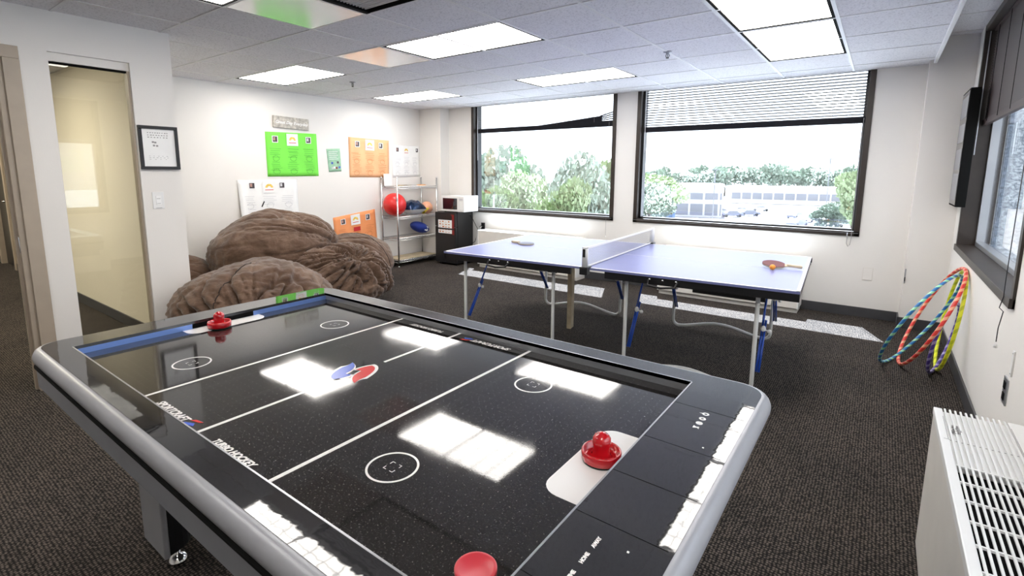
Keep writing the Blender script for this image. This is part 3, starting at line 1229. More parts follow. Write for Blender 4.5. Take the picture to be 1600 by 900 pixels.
e, at = wall_poster('poster', [(3.385, 1.94), (4.10, 1.955), (4.105, 1.39), (3.385, 1.385)], 'lime', 'bright green hand-drawn poster under the wooden sign')
decorate(e, at, 1, 'ink_green')
e, at = wall_poster('poster', [(4.615, 1.945), (5.36, 1.93), (5.345, 1.365), (4.61, 1.37)], 'peach', 'pale orange poster high on the wall left of the shelf')
decorate(e, at, 2, 'ink_orange', photos=(.20, .78))
e, at = wall_poster('poster', [(3.00, 1.345), (3.78, 1.345), (3.78, .80), (3.01, .80)], 'paper', 'large white poster with drawings behind the big bean bag', curl=.05)
decorate(e, at, 3, 'ink_soft', photos=(.22, .72), pv=.13)
m_ = stick(e, at, .40, .42, .56, .70, 'black', 'marker_drawing', .0102, .0108)
m_.data.transform(Matrix.Rotation(-.5, 4, 'X'))
e, at = wall_poster('poster', [(4.30, .80), (5.045, .885), (5.08, .28), (4.335, .28)], 'orange', 'bright orange poster low on the wall beside the bean bags')
decorate(e, at, 4, 'ink_orange', photos=(.21, .80))
o = stick(e, at, .44, .60, .36, .47, 'red_ink', 'red_stamp', .0102, .0108)
e, at = wall_poster('poster', [(5.42, 1.87), (6.0, 1.87), (6.0, 1.38), (5.42, 1.36)], 'paper', 'white poster in the corner above the wire shelf')
decorate(e, at, 5, 'ink_soft', photos=(.18, .90), pv=.14)

e, at = wall_poster('leaflet', [(4.245, 1.76), (4.465, 1.775), (4.475, 1.455), (4.27, 1.445)], 'palegreen', 'small pale green leaflet between the green and orange posters', 'leaflet')
for k, (u, v, m) in enumerate(((.3, .62, 'logo_blue'), (.75, .60, 'darkphoto'), (.45, .82, 'paper'), (.62, .84, 'redtrim'), (.3, .84, 'ink_soft'), (.85, .82, 'logo_blue'))):
    stick(e, at, u - .07, u + .07, v - .045, v + .045, m, 'small_picture')
b = MB()
for k in range(5):
    b.prism([at(.12, .12 + k * .08), at(.8 - .1 * (k % 2), .12 + k * .08), at(.8 - .1 * (k % 2), .14 + k * .08), at(.12, .14 + k * .08)], .0088, .0094, axis='x')
b.build('handwriting', 'paper', e)

# wooden sign
e = empty('wooden_sign', (XL, 3.735, 2.068), 'weathered grey wooden sign with white lettering above the green poster', 'sign')
MB().obox((0, 0, 0), (.001, .030), (-.245, .245), (-.072, .072)).build('board', 'oldwood', e, bevel=.003)
e.rotation_euler = (-.03, 0, 0)
text_mesh('lettering', 'Great Day Everyday', .054, 'paper', e, (.0306, 0, -.02), rot=(PI / 2, 0, PI / 2), shear=.3, align='CENTER', bold=.0008, extrude=.0006)

# ================================================================== BEAN BAGS


def beanbag(loc, a, b_, h, seed, label, pinch, amp=.05, folds=9, sag=0.0, rz=0.0, tiltz=0.0, zbase=0.0, seam=None, flat=.42, lean=(0, 0)):
    """big stuffed sack: squashed ellipsoid with folds running into a pinch point"""
    e = empty('bean_bag', (loc[0], loc[1], zbase), label, 'bean bag', rz, group='brown suede bean bags')
    pk = Vector(pinch).normalized()
    t1 = pk.orthogonal().normalized()
    t2 = pk.cross(t1)
    bm = bmesh.new()
    nu, nv = 220, 120
    rows = []
    for j in range(nv + 1):
        ph = PI * j / nv
        row = []
        for i in range(nu):
            th = 2 * PI * i / nu
            d = Vector((math.sin(ph) * math.cos(th), math.sin(ph) * math.sin(th), math.cos(ph)))
            r = 1.0
            psi = math.acos(max(-1, min(1, d.dot(pk))))
            al = math.atan2(d.dot(t2), d.dot(t1))
            ca, sa = math.cos(al), math.sin(al)
            warp = .5 * noise.noise(d * 1.6 + Vector((seed, 0, 0)))
            # radial folds
            nn = noise.noise(Vector((ca * folds * .35 + seed, sa * folds * .35, psi * .9 + warp)))
            n2 = noise.noise(Vector((ca * folds * .9 + seed * 2, sa * folds * .9, psi * 1.4 + warp * 2)))
            w_ = math.exp(-(psi / 1.15) ** 2) * min(1, psi / .18)
            r -= amp * w_ * (1.7 * math.exp(-(nn / .085) ** 2) + .6 * math.exp(-(n2 / .10) ** 2) - .5 * abs(nn))
            r -= .22 * math.exp(-(psi / .16) ** 2)
            # soft large lumps and cross wrinkles
            r += .07 * noise.noise(d * 1.7 + Vector((0, seed, 3)))
            q = d * 4.2 + Vector((seed, seed * .3, 0))
            r -= amp * .25 * max(0, 1 - abs(noise.noise(Vector((q.x * .8, q.y * .8, q.z * 2.4)))) * 4) * (.4 + .6 * noise.noise(d * 2 + Vector((9, seed, 0))))
            q = d * 9 + Vector((seed, seed * .7, 2))
            r += amp * .22 * noise.noise(q)
            z = d.z
            rxy = math.sqrt(max(0, 1 - z * z))
            x = d.x * a * r
            y = d.y * b_ * r
            if z >= 0:
                zz = flat * h + z * r * (1 - flat) * h
            else:
                zz = flat * h * (1 - abs(z) ** 1.0 * 1.25 * r)
                # widen near the floor
                k = 1 + .02 * (1 - abs(z))
                x *= k
                y *= k
            zz = max(zz, 0.0)
            x += lean[0] * zz
            y += lean[1] * zz
            # the soft sack gives where it meets a wall or the wall corner
            wx, wy = loc[0] + x, loc[1] + y
            wx = max(wx, XL + .02)
            if wx < XG + .012 and wy < 1.692:
                if XG + .012 - wx < 1.692 - wy:
                    wx = XG + .012
                else:
                    wy = 1.692
            row.append(bm.verts.new((wx - loc[0], wy - loc[1], zz)))
        rows.append(row)
    for j in range(nv):
        for i in range(nu):
            i2 = (i + 1) % nu
            f = bm.faces.new((rows[j][i], rows[j + 1][i], rows[j + 1][i2], rows[j][i2]))
            f.smooth = True
    bmesh.ops.remove_doubles(bm, verts=rows[0] + rows[-1], dist=1e-5)
    bmesh.ops.recalc_face_normals(bm, faces=bm.faces)
    # seam: follow a meridian of the sack
    sp = None
    if seam is not None:
        sp = [rows[j][int(seam / 360 * nu) % nu].co.copy() for j in range(4, nv - 30) if rows[j][int(seam / 360 * nu) % nu].is_valid]
    me = bpy.data.meshes.new('cover')
    bm.to_mesh(me)
    bm.free()
    me.materials.append(MT['suede'])
    o = bpy.data.objects.new('cover', me)
    COL.objects.link(o)
    o.parent = e
    if sp:
        MB().tube([p * 1.002 for p in sp], .004, 6).build('piping', 'seam', e)
    return e


beanbag((-5.45, 3.03), .66, .72, 1.03, 11.3, 'largest brown suede bean bag, domed high against the poster wall', (.62, .60, .25), amp=.085, folds=10, flat=.46)
beanbag((-3.94, 1.99), .60, .62, .76, 4.7, 'brown suede bean bag in front on the left, bulging round the wall corner', (.85, -.48, -.20), amp=.130, folds=9, seam=305, flat=.45)
beanbag((-4.78, 3.30), .58, .62, .66, 7.9, 'slumped brown suede bean bag in front of the domed one, pinched in its middle', (.60, .1, .75), amp=.125, folds=12, flat=.42)
beanbag((-5.45, 4.03), .50, .52, .66, 2.2, 'brown suede bean bag at the back right, below the orange poster', (-.2, -.6, .7), amp=.050, folds=9, seam=20, flat=.45)
beanbag((-5.80, 2.12), .36, .36, .60, 9.6, 'brown suede bean bag mostly hidden behind the wall corner', (.3, -.5, .7), amp=.04, folds=9)

# ================================================================== WIRE SHELF
SX0, SX1, SY0, SY1 = -6.215, -5.86, 5.16, 6.0
e = empty('wire_shelf', ((SX0 + SX1) / 2, (SY0 + SY1) / 2, 0), 'chrome wire shelving unit against the poster wall', 'shelf')
ox, oy = (SX0 + SX1) / 2, (SY0 + SY1) / 2
hx, hy = (SX1 - SX0) / 2, (SY1 - SY0) / 2
for sx in (-1, 1):
    for sy in (-1, 1):
        b = MB()
        b.tube([(sx * hx, sy * hy, 0.02), (sx * hx, sy * hy, 1.36)], .012, 12)
        z = .06
        while z < 1.34:
            b.lathe([(.0128, -.002), (.0132, 0), (.0128, .002)], (sx * hx, sy * hy, z), 12)
            z += .025
        b.lathe([(0, 0), (.016, 0), (.016, .01), (.008, .02), (0, .02)], (sx * hx, sy * hy, 0), 12)
        b.lathe([(.013, 0), (.015, .01), (.009, .022), (0, .024)], (sx * hx, sy * hy, 1.355), 12)
        b.build('post', 'chrome', e)
for zs in (.10, .44, .77, 1.23):
    b = MB()
    for dz in (0, -.032):
        b.tube([(-hx, -hy, zs + dz), (hx, -hy, zs + dz), (hx, hy, zs + dz), (-hx, hy, zs + dz)], .0035, 6, closed=True)
    n = 36
    for k in range(n + 1):
        y = -hy + 2 * hy * k / n
        b.tube([(-hx, y, zs + .002), (hx, y, zs + .002)], .0016, 5)
        if k < n:
            y2 = -hy + 2 * hy * (k + .5) / n
            for sx in (-1, 1):
                b.tube([(sx * hx, y, zs), (sx * hx, y2, zs - .032), (sx * hx, y + 2 * hy / n, zs)], .0016, 4)
    b.tube([(0, -hy, zs - .003), (0, hy, zs - .003)], .003, 6)
    b.build('wire_deck', 'chrome', e)
o = box(-6.20, -5.875, 5.19, 5.97, .106, .118).build('shelf_board', 'lumber')
tag(o, 'thin wooden board lying on the bottom deck of the wire shelf', 'board')

zt = .776
tag(MB().sphere((-6.02, 5.245, zt + .178), .178, 40).build('exercise_ball', 'redball'), 'big red ball at the left of the middle shelf', 'ball')
tag(MB().sphere((-5.99, 5.895, zt + .100), .100, 32).build('small_ball', 'peachball'), 'small peach ball at the right of the middle shelf', 'ball')
# half-flat foil pillow: navy top, silver bottom
e = empty('foil_cushion', (-6.0, 5.60, zt), 'shiny navy and silver foil cushion between the two balls', 'cushion')
b = MB()
for (m_i, s, z0) in ((0, 1, .10), (1, -1, .10)):
    pass


def pillow(name, m, parent, hx_, hy_, top, bot, seed, z0):
    bm = bmesh.new()
    n = 28
    g = []
    for j in range(n + 1):
        row = []
        for i in range(n + 1):
            u, v = 2 * i / n - 1, 2 * j / n - 1
            k = max(0, (1 - u * u)) ** .5 * max(0, (1 - v * v)) ** .5
            wob = .15 * noise.noise(Vector((u * 4, v * 4, seed)))
            row.append((u * hx_ * (1 - .08 * v * v), v * hy_ * (1 - .10 * u * u), k * (1 + wob)))
        g.append(row)
    for sgn, hgt in ((1, top), (-1, bot)):
        if not hgt:
            continue
        vs = [[bm.verts.new((p[0], p[1], z0 + sgn * hgt * p[2])) for p in row] for row in g]
        for j in range(n):
            for i in range(n):
                f = bm.faces.new((vs[j][i], vs[j][i + 1], vs[j + 1][i + 1], vs[j + 1][i]))
                f.smooth = True
    me = bpy.data.meshes.new(name)
    bm.to_mesh(me)
    bm.free()
    me.materials.append(MT[m])
    o = bpy.data.objects.new(name, me)
    COL.objects.link(o)
    o.parent = parent
    return o


pillow('navy_top', 'navyfoil', e, .15, .19, .14, 0, 1.0, .09)
pillow('silver_underside', 'silverfoil', e, .15, .19, 0, .088, 2.0, .09)
tag(MB().lathe([(.05, 0), (.045, .02), (.012, .12), (.008, .13), (0, .13)], (-5.915, 5.735, zt + .055), 20, axis=(.1, .95, .3)).build('yellow_cone', 'yellow'), 'yellow cone lying beside the peach ball', 'cone')

# blue bag / cap on the third shelf
e = empty('blue_pouch', (-5.99, 5.73, .447), 'royal blue soft pouch with white lettering on the third shelf', 'pouch')
p_ = MB().sphere((0, 0, 0), (.12, .19, .085), 32).build('pouch_body', 'royal', e)
p_.rotation_euler = (-.30, .15, 0)
p_.location = (0, 0, .118)
t_ = text_mesh('white_lettering', 'IS', .10, 'paper', p_, (.123, .0, -.02), rot=(1.2, 0, PI / 2), shear=.25, bold=.005)
# odds and ends on the top shelf
for k, (y, l, m, lab) in enumerate(((5.34, .10, 'lumber', 'tan wooden piece on the top shelf nearer its left post'), (5.50, .13, 'oldwood', 'brown wooden piece on the top shelf, right of the tan one'), (5.80, .18, 'peach', 'folded cream paper on the right of the top shelf'))):
    o = MB().prism([(-.04, -l / 2), (.04, -l / 2), (.05, 0), (.04, l / 2), (-.04, l / 2)], 0, .018).build('wooden_block' if k < 2 else 'folded_paper', m, bevel=.002)
    o.location = (-6.0, y, 1.235)
    o.rotation_euler = (0, 0, .2 * k)
    tag(o, lab, 'block' if k < 2 else 'paper')
o = MB().prism([(5.20, 1.235), (5.36, 1.235), (5.34, 1.42), (5.19, 1.42)], -6.195, -6.192, axis='x').build('paper_sheet', 'paper')
tag(o, 'white paper sheet standing on the top shelf against the wall', 'paper')

# ================================================================== FRIDGE + MICROWAVE
FX0, FX1, FY0, FY1 = -5.69, -5.255, 5.80, 6.20
e = empty('mini_fridge', ((FX0 + FX1) / 2, FY0, 0), 'black mini fridge standing in the back corner under the microwave', 'fridge')
hw = (FX1 - FX0) / 2
box(-hw, hw, .035, FY1 - FY0, .025, .835).build('body', 'fridge', e, bevel=.008)
d_ = box(-hw + .002, hw - .002, -.02, .03, .03, .60).build('door', 'fridge', e, bevel=.008)
box(-hw + .03, hw - .03, -.028, -.018, .56, .585).build('door_handle', 'black', d_, bevel=.004)
f_ = box(-hw + .002, hw - .002, -.02, .03, .61, .83).build('freezer_door', 'fridge', e, bevel=.008)
box(hw - .09, hw - .04, -.023, -.019, .785, .80).build('badge', 'redtrim', f_)
b = MB()
for sx in (-1, 1):
    for yy in (.05, .36):
        b.lathe([(0, 0), (.018, 0), (.018, .026), (0, .026)], (sx * (hw - .05), yy, 0), 14)
build_split(b, 'foot', 'black', e)
e = empty('notice_sheet', (-5.47, FY0 - .022, .605), 'pink-white notice taped to the front of the mini fridge', 'notice')
box(-.145, .145, -.002, 0, -.105, .105).build('sheet', 'paper', e)
box(.145, .19, -.0015, 0, -.12, .19).build('red_margin', 'redtrim', e)
b = MB()
rr = random.Random(8)
for k in range(5):
    for q in range(4):
        xx = -.12 + q * .062
        zz = .07 - k * .04
        b.box(xx, xx + rr.uniform(.025, .045), -.0026, -.002, zz, zz + rr.choice([.006, .012, .02]))
b.build('printed_text', 'ink_orange', e)

e = empty('microwave_oven', (-5.32, 5.79, .837), 'white microwave oven on top of the black mini fridge', 'microwave')
hw = .235
box(-hw, hw, .012, .34, .01, .25).build('body', 'white', e, bevel=.006)
f_ = box(-hw, hw - .115, 0, .014, .012, .248).build('door', 'white', e, bevel=.003)
box(-hw + .035, hw - .14, -.003, .001, .045, .215).build('door_window', 'screen', f_)
c_ = box(hw - .112, hw, 0, .014, .012, .248).build('control_panel', 'white', e, bevel=.003)
box(hw - .095, hw - .02, -.002, .001, .185, .215).build('display', 'ink_soft', c_)
b = MB()
for r0 in range(4):
    for q in range(3):
        b.box(hw - .093 + q * .026, hw - .074 + q * .026, -.002, 0, .05 + r0 * .03, .07 + r0 * .03)
b.build('keypad', 'paper', c_)
b = MB()
for sx in (-1, 1):
    for yy in (.04, .30):
        b.lathe([(0, 0), (.012, 0), (.012, .011), (0, .011)], (sx * (hw - .05), yy, -.001), 12)
build_split(b, 'foot', 'black', e)

cord('power_cord', [(-5.235, 6.10, .78), (-5.20, 6.14, .70), (-5.17, 6.18, .60), (-5.12, 6.18, .53), (-5.075, 6.19, .56), (-5.06, 6.195, .575)], .005, 'black power cord drooping from the microwave to the black outlet')
cord('power_cord', [(-5.24, 6.12, .30), (-5.19, 6.17, .35), (-5.13, 6.18, .50), (-5.10, 6.19, .60), (-5.06, 6.195, .625)], .005, 'black power cord rising from behind the mini fridge to the outlet')
cord('power_cord', [(-5.06, 6.19, .60), (-5.10, 6.15, .56), (-5.15, 6.14, .35), (-5.15, 6.14, .1), (-5.16, 6.16, .012)], .004, 'white power cord dropping from the outlet to the floor', 'white')


# ================================================================== CONVECTORS
def convector(x0, x1, label):
    e = empty('wall_convector', ((x0 + x1) / 2, YB, 0), label, 'heater', group='convectors under the back windows')
    hw = (x1 - x0) / 2
    b = MB()
    b.box(-hw, hw, -.28, -.014, .05, .575)
    b.build('cabinet', 'cream', e, bevel=.006)
    box(-hw + .01, hw - .01, -.25, -.014, 0, .055).build('plinth', 'cream', e)
    b = MB()
    b.box(-hw + .42, hw - .30, -.284, -.279, .075, .125)
    b.build('intake_slot', 'matteblack', e)
    b = MB()
    for k in range(12):
        b.box(-hw + .05, hw - .05, -.26 + k * .018, -.252 + k * .018, .575, .581)
    b.build('top_grille', 'white', e)
    b = MB()
    b.box(-hw - .002, -hw + .012, -.284, -.02, .05, .57)
    b.box(hw - .012, hw + .002, -.284, -.02, .05, .57)
    b.box(-hw, hw, -.284, -.28, .17, .175)
    build_split(b, 'end_cap', 'white', e)


convector(-4.94, -3.22, 'long cream convector cabinet under the left back window')
convector(-2.10, -.60, 'long cream convector cabinet under the right back window')

# near air-conditioning cabinet (bottom right)
AX, AZ = .232, .575
AY1, AY0 = 2.44, .25
e = empty('air_conditioner', ((AX + XR) / 2, (AY0 + AY1) / 2, 0), 'white air conditioning cabinet with slotted top in the lower right corner', 'air conditioner')
ox, oy = (AX + XR) / 2, (AY0 + AY1) / 2
hx, hy = (XR - AX) / 2 - .013, (AY1 - AY0) / 2
box(-hx - .01, hx, -hy, hy, 0.0, AZ - .028).build('cabinet', 'cream', e, bevel=.004)
b = MB()
gxa, gxb = -hx + .006, .035      # louvre zone across x
b.box(-hx - .012, -hx + .014, -hy, hy, AZ - .028, AZ)
b.box(gxb + .012, hx, -hy, hy, AZ - .028, AZ)
build_split(b, 'top_panel', 'white', e, bevel=.003)
b = MB()
nb = 12
step = (gxb + .012 - (-hx + .014)) / nb
gy1 = hy                      # far end
split1 = hy - .27             # thin joint
split2 = hy - .46             # black slots start
for k in range(nb):
    x = -hx + .014 + (k + .5) * step
    b.box(x - .0028, x + .0028, -hy, gy1 + .006, AZ - .006, AZ - .001)
build_split(b, 'louvre_bar', 'white', e)
b = MB()
b.box(-hx + .014, gxb + .012, split2, gy1 - .01, AZ - .024, AZ - .009)
b.build('closed_grille', 'white', e)
b = MB()
y = split2 - .004
while y > -hy:
    b.box(-hx + .014, gxb + .012, y - .006, y, AZ - .007, AZ - .0005)
    y -= .105
build_split(b, 'cross_bar', 'white', e)
box(-hx + .014, gxb + .012, -hy, split2, AZ - .10, AZ - .027).build('dark_interior', 'matteblack', e)
b = MB()
for k in range(nb):
    x = -hx + .014 + (k + .05) * step
    b.box(x, x + .009, split1, split1 + .004, AZ - .009, AZ - .0085)
b.box(gxb + .012, gxb + .0135, -hy, hy - .06, AZ, AZ + .0005)
b.box(-hx + .009, -hx + .0105, hy - .28, hy - .08, AZ, AZ + .0005)
b.box(-hx - .002, -hx + .014, hy - .285, hy - .283, AZ, AZ + .0005)
b.build('seam_line', 'ink', e)
b = MB()
rr = random.Random(5)
for k in range(14):
    x, y = -hx + .035 + rr.gauss(0, .009), hy - .19 + rr.gauss(0, .014)
    b.box(x, x + rr.uniform(.002, .006), y, y + rr.uniform(.003, .012), AZ - .0088, AZ - .0004)
b.build('paint_chip', 'ink', e)

# ================================================================== AIR HOCKEY TABLE
HX0, HX1, HY0, HY1 = -2.518, -.232, .42, 1.658       # black rail outline
IX0, IX1, IY0, IY1 = -2.381, -.431, .498, 1.571      # playfield opening
RZ, FZ = .80, .766
hc = ((HX0 + HX1) / 2, (HY0 + HY1) / 2)
e = empty('air_hockey_table', (hc[0], hc[1], 0), 'large black and silver air hockey table in the foreground', 'game table')
off = (-hc[0], -hc[1], 0)


def hb(b, name, m, parent=None, **k):
    """build in world coordinates, then parent so the table moves as one"""
    o = b.build(name, m, None, **k)
    o.data.transform(Matrix.Translation(Vector(off)))
    o.parent = parent or e
    return o


def match_ring(x0, x1, y0, y1, n=9):
    out = []
    for (cx, cy) in ((x1, y0), (x1, y1), (x0, y1), (x0, y0)):
        out += [(cx, cy)] * n
    return out


outer = rrect(HX0, HX1, HY0, HY1, .075, 8)
# rail top: four laminate pieces meeting the rounded outline
b = MB()
n = len(outer)
inner = []
for x, y in outer:
    inner.append((min(max(x, IX0), IX1), min(max(y, IY0), IY1)))
b.ring(outer, inner, RZ - .012, RZ)
bmesh.ops.remove_doubles(b.bm, verts=b.bm.verts, dist=1e-5)
hb(b, 'top_rail', 'rail')
# inner walls of the rink
b = MB()
t = .012
b.box(IX0 - t, IX1 + t, IY0 - t, IY0, FZ - .01, RZ - .012)
b.box(IX0 - t, IX1 + t, IY1, IY1 + t, FZ - .01, RZ - .012)
b.box(IX1, IX1 + t, IY0, IY1, FZ - .01, RZ - .012)
hb(b, 'side_wall', 'alum')
# bright edge strip along the opening
b = MB()
for (xa, xb, ya, yb) in ((IX0, IX1, IY1, IY1 + .004), (IX0, IX1, IY0 - .004, IY0), (IX1, IX1 + .004, IY0, IY1)):
    b.box(xa, xb, ya, yb, RZ - .012, RZ + .001)
build_split(b, 'edge_strip', 'alum', e, off)
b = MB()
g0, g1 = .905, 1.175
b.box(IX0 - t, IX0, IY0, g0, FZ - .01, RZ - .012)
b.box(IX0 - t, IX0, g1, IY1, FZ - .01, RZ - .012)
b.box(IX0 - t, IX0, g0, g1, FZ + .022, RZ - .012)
ew = hb(b, 'end_wall', 'alum_sky_tint')
hb(MB().box(IX0 - .05, IX0 - .002, g0, g1, FZ - .005, FZ + .022), 'goal_slot', 'matteblack')
hb(MB().box(IX0 - .03, IX1 + .03, IY0 - .01, IY1 + .01, FZ - .015, FZ), 'playfield', 'field')
LZ = FZ + .0006
b = MB()
mx = (IX0 + IX1) / 2
for x in (-1.770, -1.045):
    b.box(x - .006, x + .006, IY0, IY1, FZ - .001, LZ)
b.box(mx - .006, mx + .006, IY0, .965, FZ - .001, LZ)
b.box(mx - .006, mx + .006, 1.155, IY1, FZ - .001, LZ)
build_split(b, 'field_line', 'line', e, off)
for (x, y) in ((-1.950, .729), (-1.945, 1.322), (-.868, .727), (-.862, 1.318)):
    b = MB()
    N_ = 56
    o1 = [(x + .0625 * math.cos(2 * PI * k / N_), y + .0625 * math.sin(2 * PI * k / N_)) for k in range(N_)]
    o2 = [(x + .0570 * math.cos(2 * PI * k / N_), y + .0570 * math.sin(2 * PI * k / N_)) for k in range(N_)]
    b.ring(o1, o2, FZ - .001, LZ)
    for sx in (-1, 1):
        for sy in (-1, 1):
            b.box(min(x + sx * .016, x + sx * .006), max(x + sx * .016, x + sx * .006), min(y + sy * .016, y + sy * .0145), max(y + sy * .016, y + sy * .0145), FZ - .001, LZ)
            b.box(min(x + sx * .016, x + sx * .0145), max(x + sx * .016, x + sx * .0145), min(y + sy * .016, y + sy * .006), max(y + sy * .016, y + sy * .006), FZ - .001, LZ)
    hb(b, 'face_off_circle', 'line')
# goal creases
for x0, x1, rr_ in ((IX0, IX0 + .085, 1), (IX1 - .118, IX1, -1)):
    y0, y1 = .865, 1.200
    r = .045
    if rr_ > 0:
        pts = [(x0, y0), (x1 - r, y0)] + [(x1 - r + r * math.sin(a), y0 + r - r * math.cos(a)) for a in [PI / 2 * k / 6 for k in range(7)]] + \
              [(x1 - r + r * math.cos(a), y1 - r + r * math.sin(a)) for a in [PI / 2 * k / 6 for k in range(7)]] + [(x0, y1)]
    else:
        pts = [(x1, y0), (x1, y1), (x0 + r, y1)] + [(x0 + r - r * math.sin(a), y1 - r + r * math.cos(a)) for a in [PI / 2 * k / 6 for k in range(7)]] + \
              [(x0 + r - r * math.cos(a), y0 + r - r * math.sin(a)) for a in [PI / 2 * k / 6 for k in range(7)]]
    hb(MB().prism(pts, FZ - .001, LZ), 'goal_crease', 'line')
# centre emblem: two curved blades, red and blue
cxm, cym = mx + .0, 1.062


def blade(pts, z0, z1):
    return MB().prism(pts, z0, z1)


def bez(p0, p1, p2, n=10):
    return [((1 - t) ** 2 * p0[0] + 2 * t * (1 - t) * p1[0] + t * t * p2[0], (1 - t) ** 2 * p0[1] + 2 * t * (1 - t) * p1[1] + t * t * p2[1]) for t in [k / n for k in range(n)]]


# traced on the table surface around the centre
redw = bez((-1.436, 1.036), (-1.440, 1.085), (-1.416, 1.118)) + bez((-1.416, 1.118), (-1.360, 1.120), (-1.334, 1.020)) + bez((-1.334, 1.020), (-1.350, 1.000), (-1.336, .972)) + bez((-1.336, .972), (-1.405, .985), (-1.408, 1.052)) + [(-1.408, 1.052)]
redp = bez((-1.428, 1.046), (-1.428, 1.080), (-1.412, 1.104)) + bez((-1.412, 1.104), (-1.368, 1.105), (-1.346, 1.022)) + bez((-1.346, 1.022), (-1.350, 1.000), (-1.336, .972)) + bez((-1.336, .972), (-1.392, .985), (-1.402, 1.050)) + [(-1.402, 1.050)]
rev = lambda pts: [(-2.829 - x, 2.053 - y) for x, y in pts]
blup, bluw = rev(redp), rev(redw)
hb(blade(redw, FZ - .001, LZ), 'emblem_outline', 'line')
hb(blade(bluw, FZ - .001, LZ), 'emblem_outline', 'line')
hb(blade(redp, LZ, LZ + .0006), 'emblem_blade', 'logo_red')
hb(blade(blup, LZ, LZ + .0006), 'emblem_blade', 'logo_blue')


def htext(body, size, x, y, z, rz, **k):
    return text_mesh('lettering', body, size, 'line', e, (x - hc[0], y - hc[1], z), rz=rz, **k)


htext('SPORTCRAFT', .031, -1.690, .524, FZ, 0, shear=.35, bold=.0012)
htext('TURBO HOCKEY', .0255, -1.330, .524, FZ, 0, shear=.35, bold=.0012)
htext('SPORTCRAFT', .031, -1.115, 1.545, FZ, PI, shear=.35, bold=.0012)
htext('TURBO HOCKEY', .0255, -1.475, 1.545, FZ, PI, shear=.35, bold=.0012)
for sx, x, y, rot in ((1, -1.492, .534, 0), (-1, -1.313, 1.535, PI)):
    c_, s_ = math.cos(rot), math.sin(rot)
    P_ = lambda a, b_: (x + c_ * a - s_ * b_, y + s_ * a + c_ * b_)
    hb(MB().prism([P_(0, .006), P_(.035, .014), P_(.045, .022), P_(.012, .018)], FZ, LZ), 'emblem_blade', 'logo_red')
    hb(MB().prism([P_(-.004, -.008), P_(.010, -.014), P_(.042, -.004), P_(.030, .006)], FZ, LZ), 'emblem_blade', 'logo_blue')
# rail printing
htext('AWAY', .0100, -.350, .738, RZ, PI / 2, extrude=.0003, bold=.0006)
htext('HOME', .0100, -.350, .693, RZ, PI / 2, extrude=.0003, bold=.0006)
htext('TIME', .0100, -.350, .650, RZ, PI / 2, extrude=.0003, bold=.0006)
for k, yy in enumerate((1.285, 1.312, 1.342, 1.374)):
    b = MB()
    x = -.333
    if k >= 1:
        q = [(x + .009 * math.cos(2 * PI * j / 20), yy + .009 * math.sin(2 * PI * j / 20)) for j in range(20)]
        if k == 3:
            q = [(a * 1 + (-.008 if j == 10 else 0), c) for j, (a, c) in enumerate(q)]
        q2 = [(x + .004 * math.cos(2 * PI * j / 20), yy + .004 * math.sin(2 * PI * j / 20)) for j in range(20)]
        b.ring(q, q2, RZ - .0005, RZ + .0004)
        if k == 1:
            b.box(x - .004, x + .004, yy - .003, yy + .003, RZ, RZ + .0004)
    else:
        b.prism([(x - .008, yy - .006), (x + .002, yy - .002), (x + .008, yy - .007), (x + .006, yy + .006), (x - .001, yy + .002), (x - .008, yy + .007)], RZ, RZ + .0004)
    hb(b, 'scoring_symbol', 'line')
hb(MB().box(-.300, -.296, .762, .766, RZ, RZ + .001), 'indicator_light', 'line')
hb(MB().box(-.292, -.288, 1.190, 1.194, RZ, RZ + .001), 'indicator_light', 'line')
# laminate joints on the right-hand rail
b = MB()
for k, yy in enumerate((.62, .81, .98, 1.165, 1.40)):
    b.prism([(IX1 + .002, yy), (HX1 - .01, yy - .004), (HX1 - .01, yy - .0025), (IX1 + .002, yy + .0015)], RZ - .001, RZ + .0003)
hb(b, 'joint_line', 'matteblack')

# bull-nose trim swept round the outline


def sweep(path, prof, name, m):
    """prof: (out, z) pairs; path closed ccw in xy"""
    b = MB()
    n = len(path)
    rings = []
    for i in range(n):
        p0, p1, p2 = Vector(path[i - 1]), Vector(path[i]), Vector(path[(i + 1) % n])
        d = (p2 - p0)
        d.normalize()
        nrm = Vector((d.y, -d.x))
        rings.append([b.bm.verts.new((p1.x + nrm.x * o_, p1.y + nrm.y * o_, z)) for o_, z in prof])
    for i in range(n):
        a, c = rings[i], rings[(i + 1) % n]
        for k in range(len(prof)):
            k2 = (k + 1) % len(prof)
            f = b.bm.faces.new((a[k], c[k], c[k2], a[k2]))
            f.smooth = True
    o = hb(b, name, m)
    md = o.modifiers.new('es', 'EDGE_SPLIT')
    md.split_angle = math.radians(40)
    return o


path = rrect(HX0, HX1, HY0, HY1, .075, 8)
path2 = rrect(HX0, HX1 - .05, HY0, HY1, .06, 8)
prof = [(0, .7985)] + [(.004 + .024 * math.sin(a), .766 + .0325 * math.cos(a)) for a in [math.radians(d) for d in range(5, 176, 15)]] + [(0, .7295)]
sweep(path, prof, 'edge_trim', 'silver')
sweep(path2, [(.018, .728), (.018, .655), (-.02, .655), (-.02, .728)], 'apron', 'apron')
sweep(path2, [(.008, .736), (.024, .733), (.024, .727), (.008, .724)], 'trim_groove', 'matteblack')
hb(MB().box(HX0 + .03, HX1 - .08, HY0 + .03, HY1 - .03, .60, .752), 'cabinet', 'apron')

